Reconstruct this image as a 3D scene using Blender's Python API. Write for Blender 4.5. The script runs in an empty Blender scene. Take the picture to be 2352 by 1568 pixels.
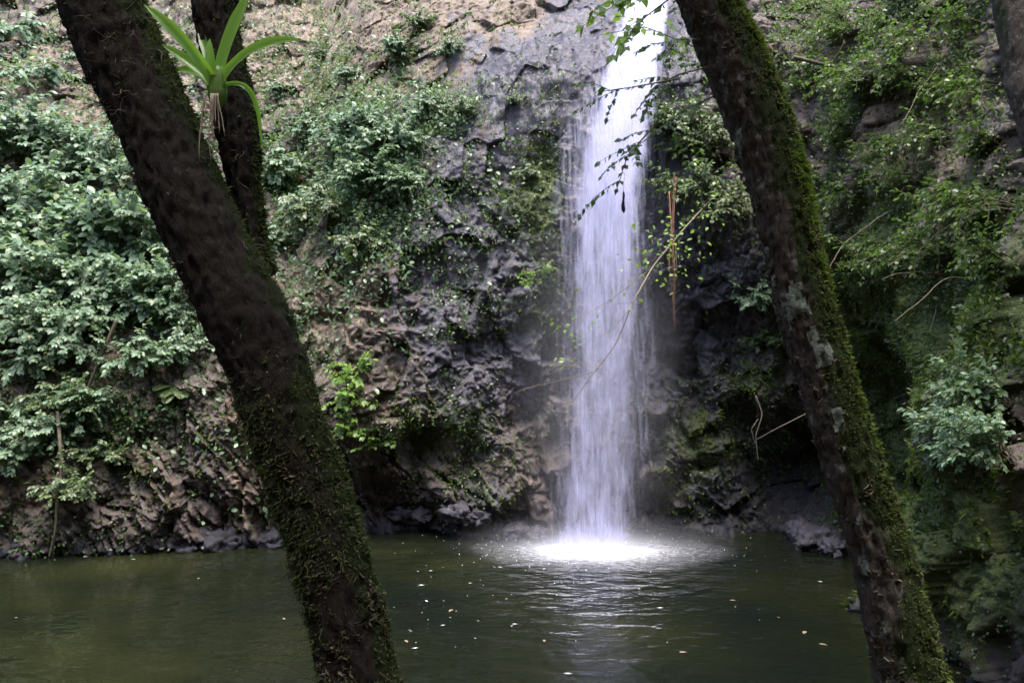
import bpy, math, random
import numpy as np
from mathutils import Vector, Matrix

random.seed(7)
RS = np.random.RandomState(11)
SC = bpy.context.scene
COL = SC.collection
R = math.radians

# ------------------------------------------------------------------ camera frame
FPX, CAMZ = 887.0, 2.87
K = 1024.0 / 2352.0                      # survey coordinates -> picture coordinates

def at(x, y, Y):
    """survey coordinate (2352 x 1568) at depth Y -> point in the place"""
    return np.array([(x * K - 512) / FPX * Y, Y, CAMZ - (y * K - 341) / FPX * Y])

def project(P):
    P = np.asarray(P, float)
    Y = np.maximum(P[..., 1], .05)
    return (P[..., 0] / Y * FPX + 512) / K, (341 - (P[..., 2] - CAMZ) / Y * FPX) / K

# ------------------------------------------------------------------ noise in numpy
def _hash(ix, iy, iz, k=0):
    h = (ix.astype(np.int64) * 374761393 + iy.astype(np.int64) * 668265263 + iz.astype(np.int64) * 2147483647 + k * 974634721) & 0xffffffff
    h = ((h ^ (h >> 13)) * 1274126177) & 0xffffffff
    h = ((h ^ (h >> 16)) * 2246822519) & 0xffffffff
    h = h ^ (h >> 15)
    return (h & 0xffffff) / float(0x1000000)

def vnoise(P, seed=0):
    f = np.floor(P); t = P - f
    t = t * t * t * (t * (t * 6 - 15) + 10)
    i = f.astype(np.int64)
    out = 0
    for dx in (0, 1):
        wx = t[:, 0] if dx else 1 - t[:, 0]
        for dy in (0, 1):
            wy = t[:, 1] if dy else 1 - t[:, 1]
            for dz in (0, 1):
                wz = t[:, 2] if dz else 1 - t[:, 2]
                out = out + wx * wy * wz * _hash(i[:, 0] + dx, i[:, 1] + dy, i[:, 2] + dz, seed)
    return out * 2 - 1

def fbm(P, octaves=4, seed=0, gain=.5, lac=2.03):
    a, s, o = 1.0, 0, 0
    for k in range(octaves):
        o = o + a * vnoise(P, seed + k * 17); s += a
        P = P * lac + 3.7; a *= gain
    return o / s

def voro(P, seed=0):
    """distance to nearest and second cell, and a faceted height (a random plane per cell)"""
    i = np.floor(P).astype(np.int64)
    n = len(P)
    f1 = np.full(n, 9.); f2 = np.full(n, 9.); hgt = np.zeros(n)
    for dx in (-1, 0, 1):
        for dy in (-1, 0, 1):
            for dz in (-1, 0, 1):
                cx, cy, cz = i[:, 0] + dx, i[:, 1] + dy, i[:, 2] + dz
                a = P[:, 0] - cx - _hash(cx, cy, cz, seed); b = P[:, 1] - cy - _hash(cx, cy, cz, seed + 1)
                c = P[:, 2] - cz - _hash(cx, cy, cz, seed + 2)
                d = np.sqrt(a * a + b * b + c * c)
                hh = (_hash(cx, cy, cz, seed + 3) - .5) + 1.1 * (a * (_hash(cx, cy, cz, seed + 4) - .5)
                     + b * (_hash(cx, cy, cz, seed + 5) - .5) + c * (_hash(cx, cy, cz, seed + 6) - .5))
                m = d < f1
                f2 = np.where(m, f1, np.minimum(f2, d)); hgt = np.where(m, hh, hgt); f1 = np.where(m, d, f1)
    return f1, f2, hgt

def smooth(a, n, axis):
    k = np.exp(-np.linspace(-2, 2, 2 * n + 1) ** 2); k /= k.sum()
    pad = [(0, 0)] * a.ndim; pad[axis] = (n, n)
    b = np.pad(a, pad, mode='edge')
    return np.apply_along_axis(lambda v: np.convolve(v, k, 'valid'), axis, b)

def sstep(a, b, x):
    t = np.clip((x - a) / (b - a), 0, 1); return t * t * (3 - 2 * t)

# ------------------------------------------------------------------ meshes
def build(name, V, faces, mat=None, parent=None, attrs=None, sm=True, loc=None):
    """faces: list of integer arrays, each (n, k)"""
    me = bpy.data.meshes.new(name)
    V = np.asarray(V, np.float32)
    faces = [np.asarray(f, np.int32) for f in faces if len(f)]
    me.vertices.add(len(V)); me.vertices.foreach_set('co', V.ravel())
    lens = np.concatenate([np.full(len(f), f.shape[1], np.int32) for f in faces])
    loops = np.concatenate([f.ravel() for f in faces]).astype(np.int32)
    starts = np.concatenate([[0], np.cumsum(lens)[:-1]]).astype(np.int32)
    me.loops.add(len(loops)); me.loops.foreach_set('vertex_index', loops)
    me.polygons.add(len(lens)); me.polygons.foreach_set('loop_start', starts); me.polygons.foreach_set('loop_total', lens)
    me.polygons.foreach_set('use_smooth', np.full(len(lens), sm))
    for k, v in (attrs or {}).items():
        v = np.asarray(v, np.float32)
        if v.ndim == 1:
            me.attributes.new(k, 'FLOAT', 'POINT').data.foreach_set('value', v)
        else:
            me.attributes.new(k, 'FLOAT_VECTOR', 'POINT').data.foreach_set('vector', v.ravel())
    me.update(); me.validate()
    if mat: me.materials.append(mat)
    o = bpy.data.objects.new(name, me); COL.objects.link(o)
    if parent: o.parent = parent
    if loc is not None: o.location = loc
    return o

def tag(o, label=None, cat=None, group=None, kind=None):
    if label: o['label'] = label
    if cat: o['category'] = cat
    if group: o['group'] = group
    if kind: o['kind'] = kind
    return o

def empty(name, loc=(0, 0, 0), rz=0):
    o = bpy.data.objects.new(name, None); COL.objects.link(o)
    o.location = loc; o.rotation_euler = (0, 0, rz); o.empty_display_size = .2
    return o

def copy_tree(o, parent=None):
    c = o.copy(); COL.objects.link(c); c.parent = parent
    for ch in list(o.children): copy_tree(ch, c)
    return c

class Geo:
    """collects pieces of one mesh"""
    def __init__(s): s.V, s.F3, s.F4, s.n, s.A = [], [], [], 0, []
    def add(s, V, tris=None, quads=None, rnd=None):
        V = np.asarray(V, float).reshape(-1, 3)
        if tris is not None and len(tris): s.F3.append(np.asarray(tris) + s.n)
        if quads is not None and len(quads): s.F4.append(np.asarray(quads) + s.n)
        s.V.append(V); s.n += len(V)
        s.A.append(np.broadcast_to(random.random() if rnd is None else rnd, (len(V),)))
    def tube(s, path, rad, n=6, rnd=None, cap=True):
        path = np.asarray(path, float); m = len(path)
        rad = np.broadcast_to(np.asarray(rad, float), (m,))
        T = np.gradient(path, axis=0); T /= np.linalg.norm(T, axis=1)[:, None] + 1e-9
        ref = np.array([.31, .87, .38]); A = np.cross(T, ref); A /= np.linalg.norm(A, axis=1)[:, None] + 1e-9
        B = np.cross(T, A)
        th = np.linspace(0, 2 * np.pi, n, endpoint=False)
        V = path[:, None] + rad[:, None, None] * (np.cos(th)[None, :, None] * A[:, None] + np.sin(th)[None, :, None] * B[:, None])
        i = np.arange(m - 1)[:, None] * n; j = np.arange(n)[None]; j2 = (j + 1) % n
        q = np.stack([i + j, i + j2, i + n + j2, i + n + j], -1).reshape(-1, 4)
        V = V.reshape(-1, 3); tr = None
        if cap:
            V = np.vstack([V, path[:1], path[-1:]])
            j = np.arange(n); j2 = (j + 1) % n
            tr = np.vstack([np.stack([j2, j, np.full(n, m * n)], 1), np.stack([(m - 1) * n + j, (m - 1) * n + j2, np.full(n, m * n + 1)], 1)])
        s.add(V, tr, q, rnd)
    def inst(s, tmpl, pos, ax, ay, az, sc, rnd):
        """many copies of a small template (verts, tris, quads); ax, ay, az are its axes"""
        tv, tt, tq = tmpl
        N, k = len(pos), len(tv)
        if N == 0: return
        sc = np.broadcast_to(np.asarray(sc, float).reshape(-1, 1) if np.ndim(sc) < 2 else sc, (N, 3))
        V = (pos[:, None] + tv[None, :, 0:1] * (ax * sc[:, 0:1])[:, None] + tv[None, :, 1:2] * (ay * sc[:, 1:2])[:, None]
             + tv[None, :, 2:3] * (az * sc[:, 2:3])[:, None]).reshape(-1, 3)
        off = (np.arange(N) * k)[:, None, None]
        if len(tt): s.F3.append((off + np.asarray(tt)[None]).reshape(-1, 3) + s.n)
        if len(tq): s.F4.append((off + np.asarray(tq)[None]).reshape(-1, 4) + s.n)
        s.V.append(V); s.n += len(V); s.A.append(np.repeat(rnd, k))
    def build(s, name, mat, parent=None, sm=True, loc=None):
        if not s.V: return None
        F = []
        if s.F3: F.append(np.vstack(s.F3))
        if s.F4: F.append(np.vstack(s.F4))
        return build(name, np.vstack(s.V), F, mat, parent, {'rnd': np.concatenate(s.A)}, sm, loc)

def norm(a): return a / (np.linalg.norm(a, axis=-1, keepdims=True) + 1e-9)

# leaf templates: x = half width, y = length, z = leaf normal
LEAF = (np.array([[0, 0, 0], [-.26, .3, .05], [0, .33, 0], [.26, .3, .05], [-.25, .65, .02], [0, .68, -.03], [.25, .65, .02], [0, 1, -.12]]),
        [[0, 2, 1], [0, 3, 2], [4, 5, 7], [5, 6, 7]], [[1, 2, 5, 4], [2, 3, 6, 5]])
SMALL = (np.array([[0, 0, 0], [-.3, .45, .06], [0, .5, 0], [.3, .45, .06], [0, 1, -.08]]), [[0, 2, 1], [0, 3, 2], [1, 2, 4], [2, 3, 4]], [])
BLADE = (np.array([[-.09, 0, 0], [.09, 0, 0], [-.07, .5, .1], [.07, .5, .1], [0, 1, .02]]), [[2, 3, 4]], [[0, 1, 3, 2]])

def leaf_axes(d, up, roll=.5):
    """frames with the blade along d and the face towards up, loosely"""
    N = len(d)
    d = norm(d)
    u = up + roll * RS.normal(size=(N, 3))
    x = norm(np.cross(d, u)); z = np.cross(x, d)
    return x, d, z

# ------------------------------------------------------------------ materials
def mat(name):
    m = bpy.data.materials.new(name); m.use_nodes = True
    nt = m.node_tree; nt.nodes.clear()
    return m, nt, nt.nodes, nt.links

def N_(nt, t, **kw):
    n = nt.nodes.new(t)
    for k, v in kw.items():
        if k.startswith('i_'): n.inputs[k[2:].replace('_', ' ')].default_value = v
        else: setattr(n, k, v)
    return n

def ramp(nt, stops, src):
    r = nt.nodes.new('ShaderNodeValToRGB'); e = r.color_ramp.elements
    while len(e) < len(stops): e.new(.5)
    for k, (p, c) in enumerate(stops):
        e[k].position = p; e[k].color = (*c, 1) if len(c) == 3 else c
    nt.links.new(src, r.inputs[0]); return r.outputs[0]

def noise(nt, scale, detail=6, rough=.6, vec=None, dist=0):
    n = N_(nt, 'ShaderNodeTexNoise', i_Scale=scale, i_Detail=detail, i_Roughness=rough, i_Distortion=dist)
    if vec is not None: nt.links.new(vec, n.inputs['Vector'])
    return n.outputs['Fac']

def mixc(nt, fac, a, b):
    m = nt.nodes.new('ShaderNodeMix'); m.data_type = 'RGBA'
    for s, v in ((0, fac), (6, a), (7, b)):
        if hasattr(v, 'node'): nt.links.new(v, m.inputs[s])
        else: m.inputs[s].default_value = v if s == 0 else (*v, 1)
    return m.outputs[2]

def math_(nt, op, a, b=0., c=None, clamp=False):
    m = nt.nodes.new('ShaderNodeMath'); m.operation = op; m.use_clamp = clamp
    for s, v in enumerate((a, b) if c is None else (a, b, c)):
        if hasattr(v, 'node'): nt.links.new(v, m.inputs[s])
        else: m.inputs[s].default_value = v
    return m.outputs[0]

def attr(nt, name, out='Fac'):
    a = nt.nodes.new('ShaderNodeAttribute'); a.attribute_name = name; return a.outputs[out]

def out(nt, sh): 
    o = nt.nodes.new('ShaderNodeOutputMaterial'); nt.links.new(sh, o.inputs['Surface']); return o

def leaf_mat(name, stops, rough=.42, trans=.35, tcol=(.14, .26, .04), spec=.5):
    m, nt, nd, L = mat(name)
    c = ramp(nt, stops, attr(nt, 'rnd'))
    tc = nt.nodes.new('ShaderNodeTexCoord').outputs['Object']
    n = noise(nt, 3, 2, .5, tc)
    c2 = mixc(nt, math_(nt, 'MULTIPLY', n, .35), c, (.05, .07, .02))
    p = N_(nt, 'ShaderNodeBsdfPrincipled', i_Roughness=rough)
    p.inputs['Specular IOR Level'].default_value = spec
    L.new(c2, p.inputs['Base Color'])
    t = N_(nt, 'ShaderNodeBsdfTranslucent'); t.inputs['Color'].default_value = (*tcol, 1)
    mx = N_(nt, 'ShaderNodeMixShader'); mx.inputs[0].default_value = trans
    L.new(p.outputs[0], mx.inputs[1]); L.new(t.outputs[0], mx.inputs[2])
    out(nt, mx.outputs[0]); return m

def plain(name, c1, c2, scale=20, rough=.8, bump=.3, bscale=60):
    m, nt, nd, L = mat(name)
    tc = nt.nodes.new('ShaderNodeTexCoord').outputs['Object']
    c = ramp(nt, [(.3, c1), (.7, c2)], noise(nt, scale, 5, .6, tc))
    p = N_(nt, 'ShaderNodeBsdfPrincipled', i_Roughness=rough); L.new(c, p.inputs['Base Color'])
    b = N_(nt, 'ShaderNodeBump', i_Strength=bump, i_Distance=.02); L.new(noise(nt, bscale, 5, .65, tc), b.inputs['Height'])
    L.new(b.outputs[0], p.inputs['Normal']); out(nt, p.outputs[0]); return m

M = {}
M['pale_leaf'] = leaf_mat('pale_leaf', [(0, (.05, .11, .05)), (.4, (.125, .21, .115)), (.8, (.205, .305, .185)), (1, (.30, .33, .17))], rough=.42, spec=.6, trans=.36, tcol=(.2, .3, .1))
M['mid_leaf'] = leaf_mat('mid_leaf', [(0, (.035, .07, .02)), (.6, (.085, .135, .045)), (.9, (.15, .19, .07)), (1, (.24, .22, .10))], rough=.4, spec=.6)
M['dark_leaf'] = leaf_mat('dark_leaf', [(0, (.02, .055, .02)), (.7, (.045, .095, .03)), (1, (.10, .14, .05))], rough=.45)
M['bright_leaf'] = leaf_mat('bright_leaf', [(0, (.09, .18, .03)), (.6, (.16, .28, .05)), (1, (.28, .34, .09))], rough=.4, trans=.45, tcol=(.28, .45, .06))
M['cover_leaf'] = leaf_mat('cover_leaf', [(0, (.035, .055, .022)), (.5, (.085, .115, .045)), (.85, (.15, .165, .085)), (1, (.26, .25, .18))], rough=.5)
M['litter'] = leaf_mat('litter', [(0, (.06, .04, .025)), (.5, (.12, .085, .05)), (1, (.26, .2, .14))], rough=.7, trans=.15, tcol=(.15, .1, .05))
M['moss'] = leaf_mat('moss', [(0, (.03, .05, .01)), (.5, (.075, .115, .02)), (1, (.16, .21, .04))], rough=.8, trans=.3, tcol=(.16, .25, .02), spec=.2)
M['dark_moss'] = leaf_mat('dark_moss', [(0, (.012, .018, .005)), (.6, (.032, .046, .011)), (1, (.085, .10, .035))], rough=.8, trans=.25, tcol=(.08, .12, .015), spec=.2)
M['bark_moss'] = leaf_mat('bark_moss', [(0, (.02, .03, .008)), (.6, (.052, .072, .018)), (1, (.13, .15, .06))], rough=.8, trans=.25, tcol=(.09, .13, .02), spec=.2)
M['fibre'] = leaf_mat('fibre', [(0, (.018, .013, .008)), (.6, (.05, .037, .025)), (1, (.17, .135, .10))], rough=.8, trans=.1, tcol=(.14, .09, .04), spec=.2)
M['brom'] = leaf_mat('brom', [(0, (.10, .21, .03)), (1, (.19, .36, .05))], rough=.35, trans=.5, tcol=(.34, .62, .06))
M['stem'] = plain('stem', (.05, .04, .025), (.12, .10, .06), 30, .8)
M['twig'] = plain('twig', (.09, .072, .05), (.22, .18, .12), 30, .75)
M['rustroot'] = plain('rustroot', (.09, .04, .018), (.22, .10, .05), 12, .8)

def cliff_mat():
    m, nt, nd, L = mat('cliff_rock')
    tc = nt.nodes.new('ShaderNodeTexCoord').outputs['Object']
    mp = N_(nt, 'ShaderNodeMapping'); mp.inputs['Rotation'].default_value = (0, R(-35), 0); mp.inputs['Scale'].default_value = (1, 1, .45)
    L.new(tc, mp.inputs['Vector']); tv = mp.outputs[0]
    n1 = noise(nt, 1.7, 8, .62, tv, .4); n2 = noise(nt, 9, 8, .68, tv); n3 = noise(nt, 38, 6, .7, tc)
    rock = ramp(nt, [(.25, (.030, .025, .023)), (.42, (.082, .064, .056)), (.58, (.135, .105, .092)), (.78, (.23, .195, .175))], n2)
    rock = mixc(nt, ramp(nt, [(.5, (0, 0, 0)), (.62, (1, 1, 1))], n1), rock, (.12, .075, .05))
    soil = ramp(nt, [(.3, (.085, .058, .042)), (.5, (.18, .132, .096)), (.75, (.31, .25, .195))], n2)
    sl = attr(nt, 'slab')
    ms_ = N_(nt, 'ShaderNodeMapping'); ms_.inputs['Scale'].default_value = (1, 1, .22); L.new(tc, ms_.inputs['Vector'])
    ns_ = noise(nt, 13, 6, .62, ms_.outputs[0], .3)
    wet = ramp(nt, [(.28, (.030, .027, .035)), (.5, (.078, .071, .088)), (.74, (.19, .175, .215))], mixc(nt, sl, n2, ns_))
    wet = mixc(nt, math_(nt, 'MULTIPLY', sl, .5), wet, (.022, .020, .028))
    moss = ramp(nt, [(.3, (.035, .05, .018)), (.55, (.085, .11, .035)), (.75, (.16, .18, .075))], n3)
    def msk(nm, lo, hi):
        a = math_(nt, 'ADD', attr(nt, nm), math_(nt, 'MULTIPLY', math_(nt, 'SUBTRACT', n1, .5), 1.5))
        a = math_(nt, 'ADD', a, math_(nt, 'MULTIPLY', math_(nt, 'SUBTRACT', n2, .5), 1.1))
        s = N_(nt, 'ShaderNodeMapRange', interpolation_type='SMOOTHSTEP'); s.inputs['From Min'].default_value = lo; s.inputs['From Max'].default_value = hi
        L.new(a, s.inputs['Value']); return s.outputs[0]
    wm = msk('wet', .3, .6)
    c = mixc(nt, msk('soil', .3, .65), rock, soil)
    c = mixc(nt, wm, c, wet)
    mm = msk('moss', .38, .7)
    c = mixc(nt, mm, c, moss)
    dk = math_(nt, 'MULTIPLY', attr(nt, 'soak_shade'), .85)  # wet waterline tone plus shade of cave and undercut painted into the colour
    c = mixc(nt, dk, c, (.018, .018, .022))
    # pale lichen spots
    li = ramp(nt, [(.66, (0, 0, 0)), (.72, (1, 1, 1))], noise(nt, 6, 4, .7, tc))
    c = mixc(nt, math_(nt, 'MULTIPLY', li, math_(nt, 'MULTIPLY_ADD', sl, -.35, .35)), c, (.30, .31, .26))
    p = N_(nt, 'ShaderNodeBsdfPrincipled'); L.new(c, p.inputs['Base Color'])
    rg = math_(nt, 'MULTIPLY_ADD', wm, -.36, .68); rg = math_(nt, 'MULTIPLY_ADD', mm, .3, rg, clamp=True); L.new(rg, p.inputs['Roughness'])
    L.new(math_(nt, 'MULTIPLY_ADD', sl, -.3, math_(nt, 'MULTIPLY_ADD', attr(nt, 'soak_shade'), -.40, .48), clamp=True), p.inputs['Specular IOR Level'])
    b1 = N_(nt, 'ShaderNodeBump', i_Distance=.08); L.new(mixc(nt, sl, n2, ns_), b1.inputs['Height']); L.new(math_(nt, 'MULTIPLY_ADD', sl, -.35, .75), b1.inputs['Strength'])
    b2 = N_(nt, 'ShaderNodeBump', i_Distance=.025); L.new(math_(nt, 'MULTIPLY_ADD', sl, -.6, .75), b2.inputs['Strength']); L.new(n3, b2.inputs['Height']); L.new(b1.outputs[0], b2.inputs['Normal'])
    L.new(b2.outputs[0], p.inputs['Normal']); out(nt, p.outputs[0]); return m
M['cliff'] = cliff_mat()

def bark_mat(name, dark, light, red, mossc, lich):
    m, nt, nd, L = mat(name)
    tc = nt.nodes.new('ShaderNodeTexCoord').outputs['Object']
    uv = attr(nt, 'buv', 'Vector')
    n1 = noise(nt, 2.6, 8, .7, uv); n2 = noise(nt, 7, 9, .74, uv); n3 = noise(nt, 9, 5, .6, tc)
    c = ramp(nt, [(.3, dark), (.7, light)], n2)
    c = mixc(nt, ramp(nt, [(.48, (0, 0, 0)), (.62, (1, 1, 1))], n1), c, red)
    li = ramp(nt, [(.58, (0, 0, 0)), (.64, (1, 1, 1))], noise(nt, 22, 5, .65, tc))
    c = mixc(nt, math_(nt, 'MULTIPLY', li, .6), c, lich)
    mm = math_(nt, 'ADD', attr(nt, 'moss'), math_(nt, 'MULTIPLY', math_(nt, 'SUBTRACT', n3, .5), 1.2), clamp=True)
    mm = ramp(nt, [(.4, (0, 0, 0)), (.62, (1, 1, 1))], mm)
    c = mixc(nt, mm, c, mossc)
    p = N_(nt, 'ShaderNodeBsdfPrincipled', i_Roughness=.9); L.new(c, p.inputs['Base Color']); p.inputs['Specular IOR Level'].default_value = .12
    b = N_(nt, 'ShaderNodeBump', i_Strength=1.0, i_Distance=.03); L.new(n2, b.inputs['Height'])
    L.new(b.outputs[0], p.inputs['Normal']); out(nt, p.outputs[0]); return m
M['bark_dark'] = bark_mat('bark_dark', (.006, .005, .004), (.026, .020, .016), (.018, .012, .009), (.013, .019, .005), (.045, .040, .033))
M['bark'] = bark_mat('bark', (.020, .017, .014), (.115, .096, .08), (.060, .046, .037), (.022, .032, .010), (.22, .23, .20))

def water_mat():
    m, nt, nd, L = mat('pool_water')
    pos = nt.nodes.new('ShaderNodeNewGeometry').outputs['Position']
    d = N_(nt, 'ShaderNodeVectorMath', operation='DISTANCE'); L.new(pos, d.inputs[0]); d.inputs[1].default_value = (1.13, 11.9, 0)
    r = d.outputs['Value']
    n0 = noise(nt, .32, 3, .5, pos); n1 = noise(nt, 1.4, 3, .5, pos)
    c = ramp(nt, [(.36, (.004, .006, .005)), (.56, (.0085, .0105, .005)), (.74, (.021, .0225, .0085))], n0)
    p = N_(nt, 'ShaderNodeBsdfPrincipled', i_Roughness=.015, i_IOR=1.33); L.new(c, p.inputs['Base Color'])
    mp = N_(nt, 'ShaderNodeMapping'); mp.inputs['Scale'].default_value = (1, 1.5, 1); L.new(pos, mp.inputs['Vector'])
    w1 = noise(nt, 2.3, 2, .5, mp.outputs[0], .5); w2 = noise(nt, 8, 2, .5, mp.outputs[0], .3)
    wv = N_(nt, 'ShaderNodeTexWave', wave_type='RINGS', rings_direction='SPHERICAL', i_Scale=.9, i_Distortion=3.5, i_Detail=2)
    sub = N_(nt, 'ShaderNodeVectorMath', operation='SUBTRACT'); L.new(pos, sub.inputs[0]); sub.inputs[1].default_value = (1.13, 11.9, 0); L.new(sub.outputs[0], wv.inputs['Vector'])
    h = math_(nt, 'ADD', w1, math_(nt, 'MULTIPLY', w2, .22)); h = math_(nt, 'ADD', h, math_(nt, 'MULTIPLY', wv.outputs['Fac'], .06))
    fall = N_(nt, 'ShaderNodeMapRange', interpolation_type='SMOOTHSTEP'); L.new(r, fall.inputs['Value'])
    fall.inputs['From Min'].default_value = 1; fall.inputs['From Max'].default_value = 6.5; fall.inputs['To Min'].default_value = .5; fall.inputs['To Max'].default_value = .12
    b = N_(nt, 'ShaderNodeBump', i_Distance=.12); L.new(h, b.inputs['Height']); L.new(fall.outputs[0], b.inputs['Strength'])
    L.new(b.outputs[0], p.inputs['Normal']); out(nt, p.outputs[0]); return m
M['water'] = water_mat()

def fall_mat(name, us, lo, hi, col=(.70, .70, .92), vs=.22, amax=1.0, v2=.04):
    """falling water: thin streams with gaps between them; 'flow' = (across m, down m, thickness)"""
    m, nt, nd, L = mat(name)
    fl = attr(nt, 'flow', 'Vector')
    sx = N_(nt, 'ShaderNodeSeparateXYZ'); L.new(fl, sx.inputs[0])
    cb = N_(nt, 'ShaderNodeCombineXYZ'); L.new(sx.outputs[0], cb.inputs[0]); L.new(math_(nt, 'MULTIPLY', sx.outputs[1], vs / us * 8), cb.inputs[1])
    n1 = noise(nt, us, 5, .65, cb.outputs[0]); 
    cb2 = N_(nt, 'ShaderNodeCombineXYZ'); L.new(sx.outputs[0], cb2.inputs[0]); L.new(math_(nt, 'MULTIPLY', sx.outputs[1], v2), cb2.inputs[1]); cb2.inputs[2].default_value = 4.2
    n2 = noise(nt, us * 4, 3, .6, cb2.outputs[0])
    a = math_(nt, 'ADD', math_(nt, 'MULTIPLY', n1, .7), math_(nt, 'MULTIPLY', n2, .3))
    a = math_(nt, 'ADD', a, math_(nt, 'SUBTRACT', sx.outputs[2], .5))
    s = N_(nt, 'ShaderNodeMapRange', interpolation_type='SMOOTHSTEP'); L.new(a, s.inputs['Value'])
    s.inputs['From Min'].default_value = lo; s.inputs['From Max'].default_value = hi; s.inputs['To Max'].default_value = amax
    dif = N_(nt, 'ShaderNodeBsdfDiffuse'); dif.inputs['Color'].default_value = (*col, 1)
    trl = N_(nt, 'ShaderNodeBsdfTranslucent'); trl.inputs['Color'].default_value = (*col, 1)
    mx = N_(nt, 'ShaderNodeMixShader'); mx.inputs[0].default_value = .4; L.new(dif.outputs[0], mx.inputs[1]); L.new(trl.outputs[0], mx.inputs[2])
    tr = N_(nt, 'ShaderNodeBsdfTransparent')
    m2 = N_(nt, 'ShaderNodeMixShader'); L.new(s.outputs[0], m2.inputs[0]); L.new(tr.outputs[0], m2.inputs[1]); L.new(mx.outputs[0], m2.inputs[2])
    out(nt, m2.outputs[0]); return m
M['fall_core'] = fall_mat('fall_core', 5, .25, .74, amax=.92)
M['fall_mid'] = fall_mat('fall_mid', 10, .34, .85, amax=.7)
M['fall_veil'] = fall_mat('fall_veil', 22, .46, .95, amax=.55)
M['foam'] = fall_mat('foam', 7, .36, .90, (.86, .87, .95), vs=5, v2=2.5)

# ------------------------------------------------------------------ the cliff
PLAN = [(-17, -4), (-16, 3), (-14, 7.5), (-10.5, 10.4), (-6.81, 11.8), (-5, 12.15), (-3.24, 12.34), (-1.87, 12.55), (-.48, 12.95), (1.2, 13.3), (2.73, 13.2),
        (3.75, 13.15), (4.3, 12.6), (4.45, 11.5), (4.35, 10.2), (4.1, 8.9), (3.95, 7.7), (4.0, 6.3), (4.6, 4.6), (5.6, 2.6), (7.2, -.5), (8.5, -4)]
ZL = [-.8, 0, .4, .9, 1.5, 2.2, 3, 4, 5, 6, 7, 8, 10, 14]
A_ = [0, 0, .05, .15, .35, .8, 1.5, 2.3, 3.2, 4.1, 5.0, 6.0, 8, 12]          # vegetated left bank
B_ = [0, 0, .0, .1, .3, .55, 1.0, 1.9, 2.8, 3.5, 4.3, 5.2, 7.2, 11]          # left outcrop
C_ = [.5, .5, .55, .2, .1, .2, .35, .6, .9, 1.5, 2.4, 3.4, 5.5, 9.5]         # middle face, undercut
D_ = [.1, .1, .1, .05, .1, .15, .2, .35, .5, .75, 1.4, 2.3, 4.4, 8.5]        # wet face left of the fall
E_ = [0, 0, .05, .1, .15, .2, .2, .2, .25, .35, .8, 1.5, 3.6, 7.5]           # behind the fall
F_ = [.25, .25, .4, .6, .8, .9, .6, .1, .1, .2, .6, 1.2, 3.0, 6.5]            # recess right of the fall
G_ = [.6, .6, .8, 1.3, 1.7, 1.7, .9, .0, .0, .3, .7, 1.3, 3.0, 6.0]          # cave in the corner
H_ = [0, 0, .15, .3, .4, .5, .55, .7, 1.0, 1.4, 1.8, 2.3, 3.5, 6.2]
I_ = [0, 0, .1, .1, .1, .3, .6, 1.1, 1.6, 2.1, 2.6, 3.1, 4.3, 7]              # right bank
ROWS = [A_, A_, A_, A_, A_, B_, B_, C_, C_, E_, F_, F_, G_, G_, H_, I_, I_, I_, I_, I_, I_, I_]
ROWS[8] = D_
plan = np.array(PLAN, float)
seg = np.r_[0, np.cumsum(np.linalg.norm(np.diff(plan, axis=0), axis=1))]
s_a, s_b = seg[3], seg[18]
ss = np.unique(np.concatenate([np.linspace(0, s_a, 90), np.linspace(s_a, s_b, 1080), np.linspace(s_b, seg[-1], 90)]))
zz = np.unique(np.concatenate([np.linspace(-.8, 9.2, 500), np.linspace(9.2, 14, 90)]))
su = np.linspace(0, seg[-1], 1500)
px_ = smooth(np.interp(su, seg, plan[:, 0])[None], 30, 1)[0]; py_ = smooth(np.interp(su, seg, plan[:, 1])[None], 30, 1)[0]
tx, ty = np.gradient(px_, su), np.gradient(py_, su)
tx = smooth(tx[None], 45, 1)[0]; ty = smooth(ty[None], 45, 1)[0]
ln = np.hypot(tx, ty); nx, ny = ty / ln, -tx / ln                      # towards the pool
g = lambda a: np.interp(ss, su, a)
tab = np.array([np.interp(zz, ZL, r) for r in ROWS])                    # stations x z
setb = np.array([np.interp(ss, seg, tab[:, k]) for k in range(len(zz))]).T
setb = smooth(smooth(setb, 14, 0), 12, 1)
S, Z = np.meshgrid(ss, zz, indexing='ij')
X0 = g(px_)[:, None] - g(nx)[:, None] * setb; Y0 = g(py_)[:, None] - g(ny)[:, None] * setb
P0 = np.stack([X0, Y0, Z], -1).reshape(-1, 3)
NX = np.repeat(g(nx), len(zz)); NY = np.repeat(g(ny), len(zz))
dx_, dy_ = project(P0)

def spots(lst):
    o = np.zeros(len(P0))
    for cx, cy, rx, ry, w in lst:
        q = ((dx_ - cx) / rx) ** 2 + ((dy_ - cy) / ry) ** 2
        o = np.maximum(o, w * np.exp(-q * .8))
    return np.where(P0[:, 1] > 1.5, o, 0)

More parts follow.
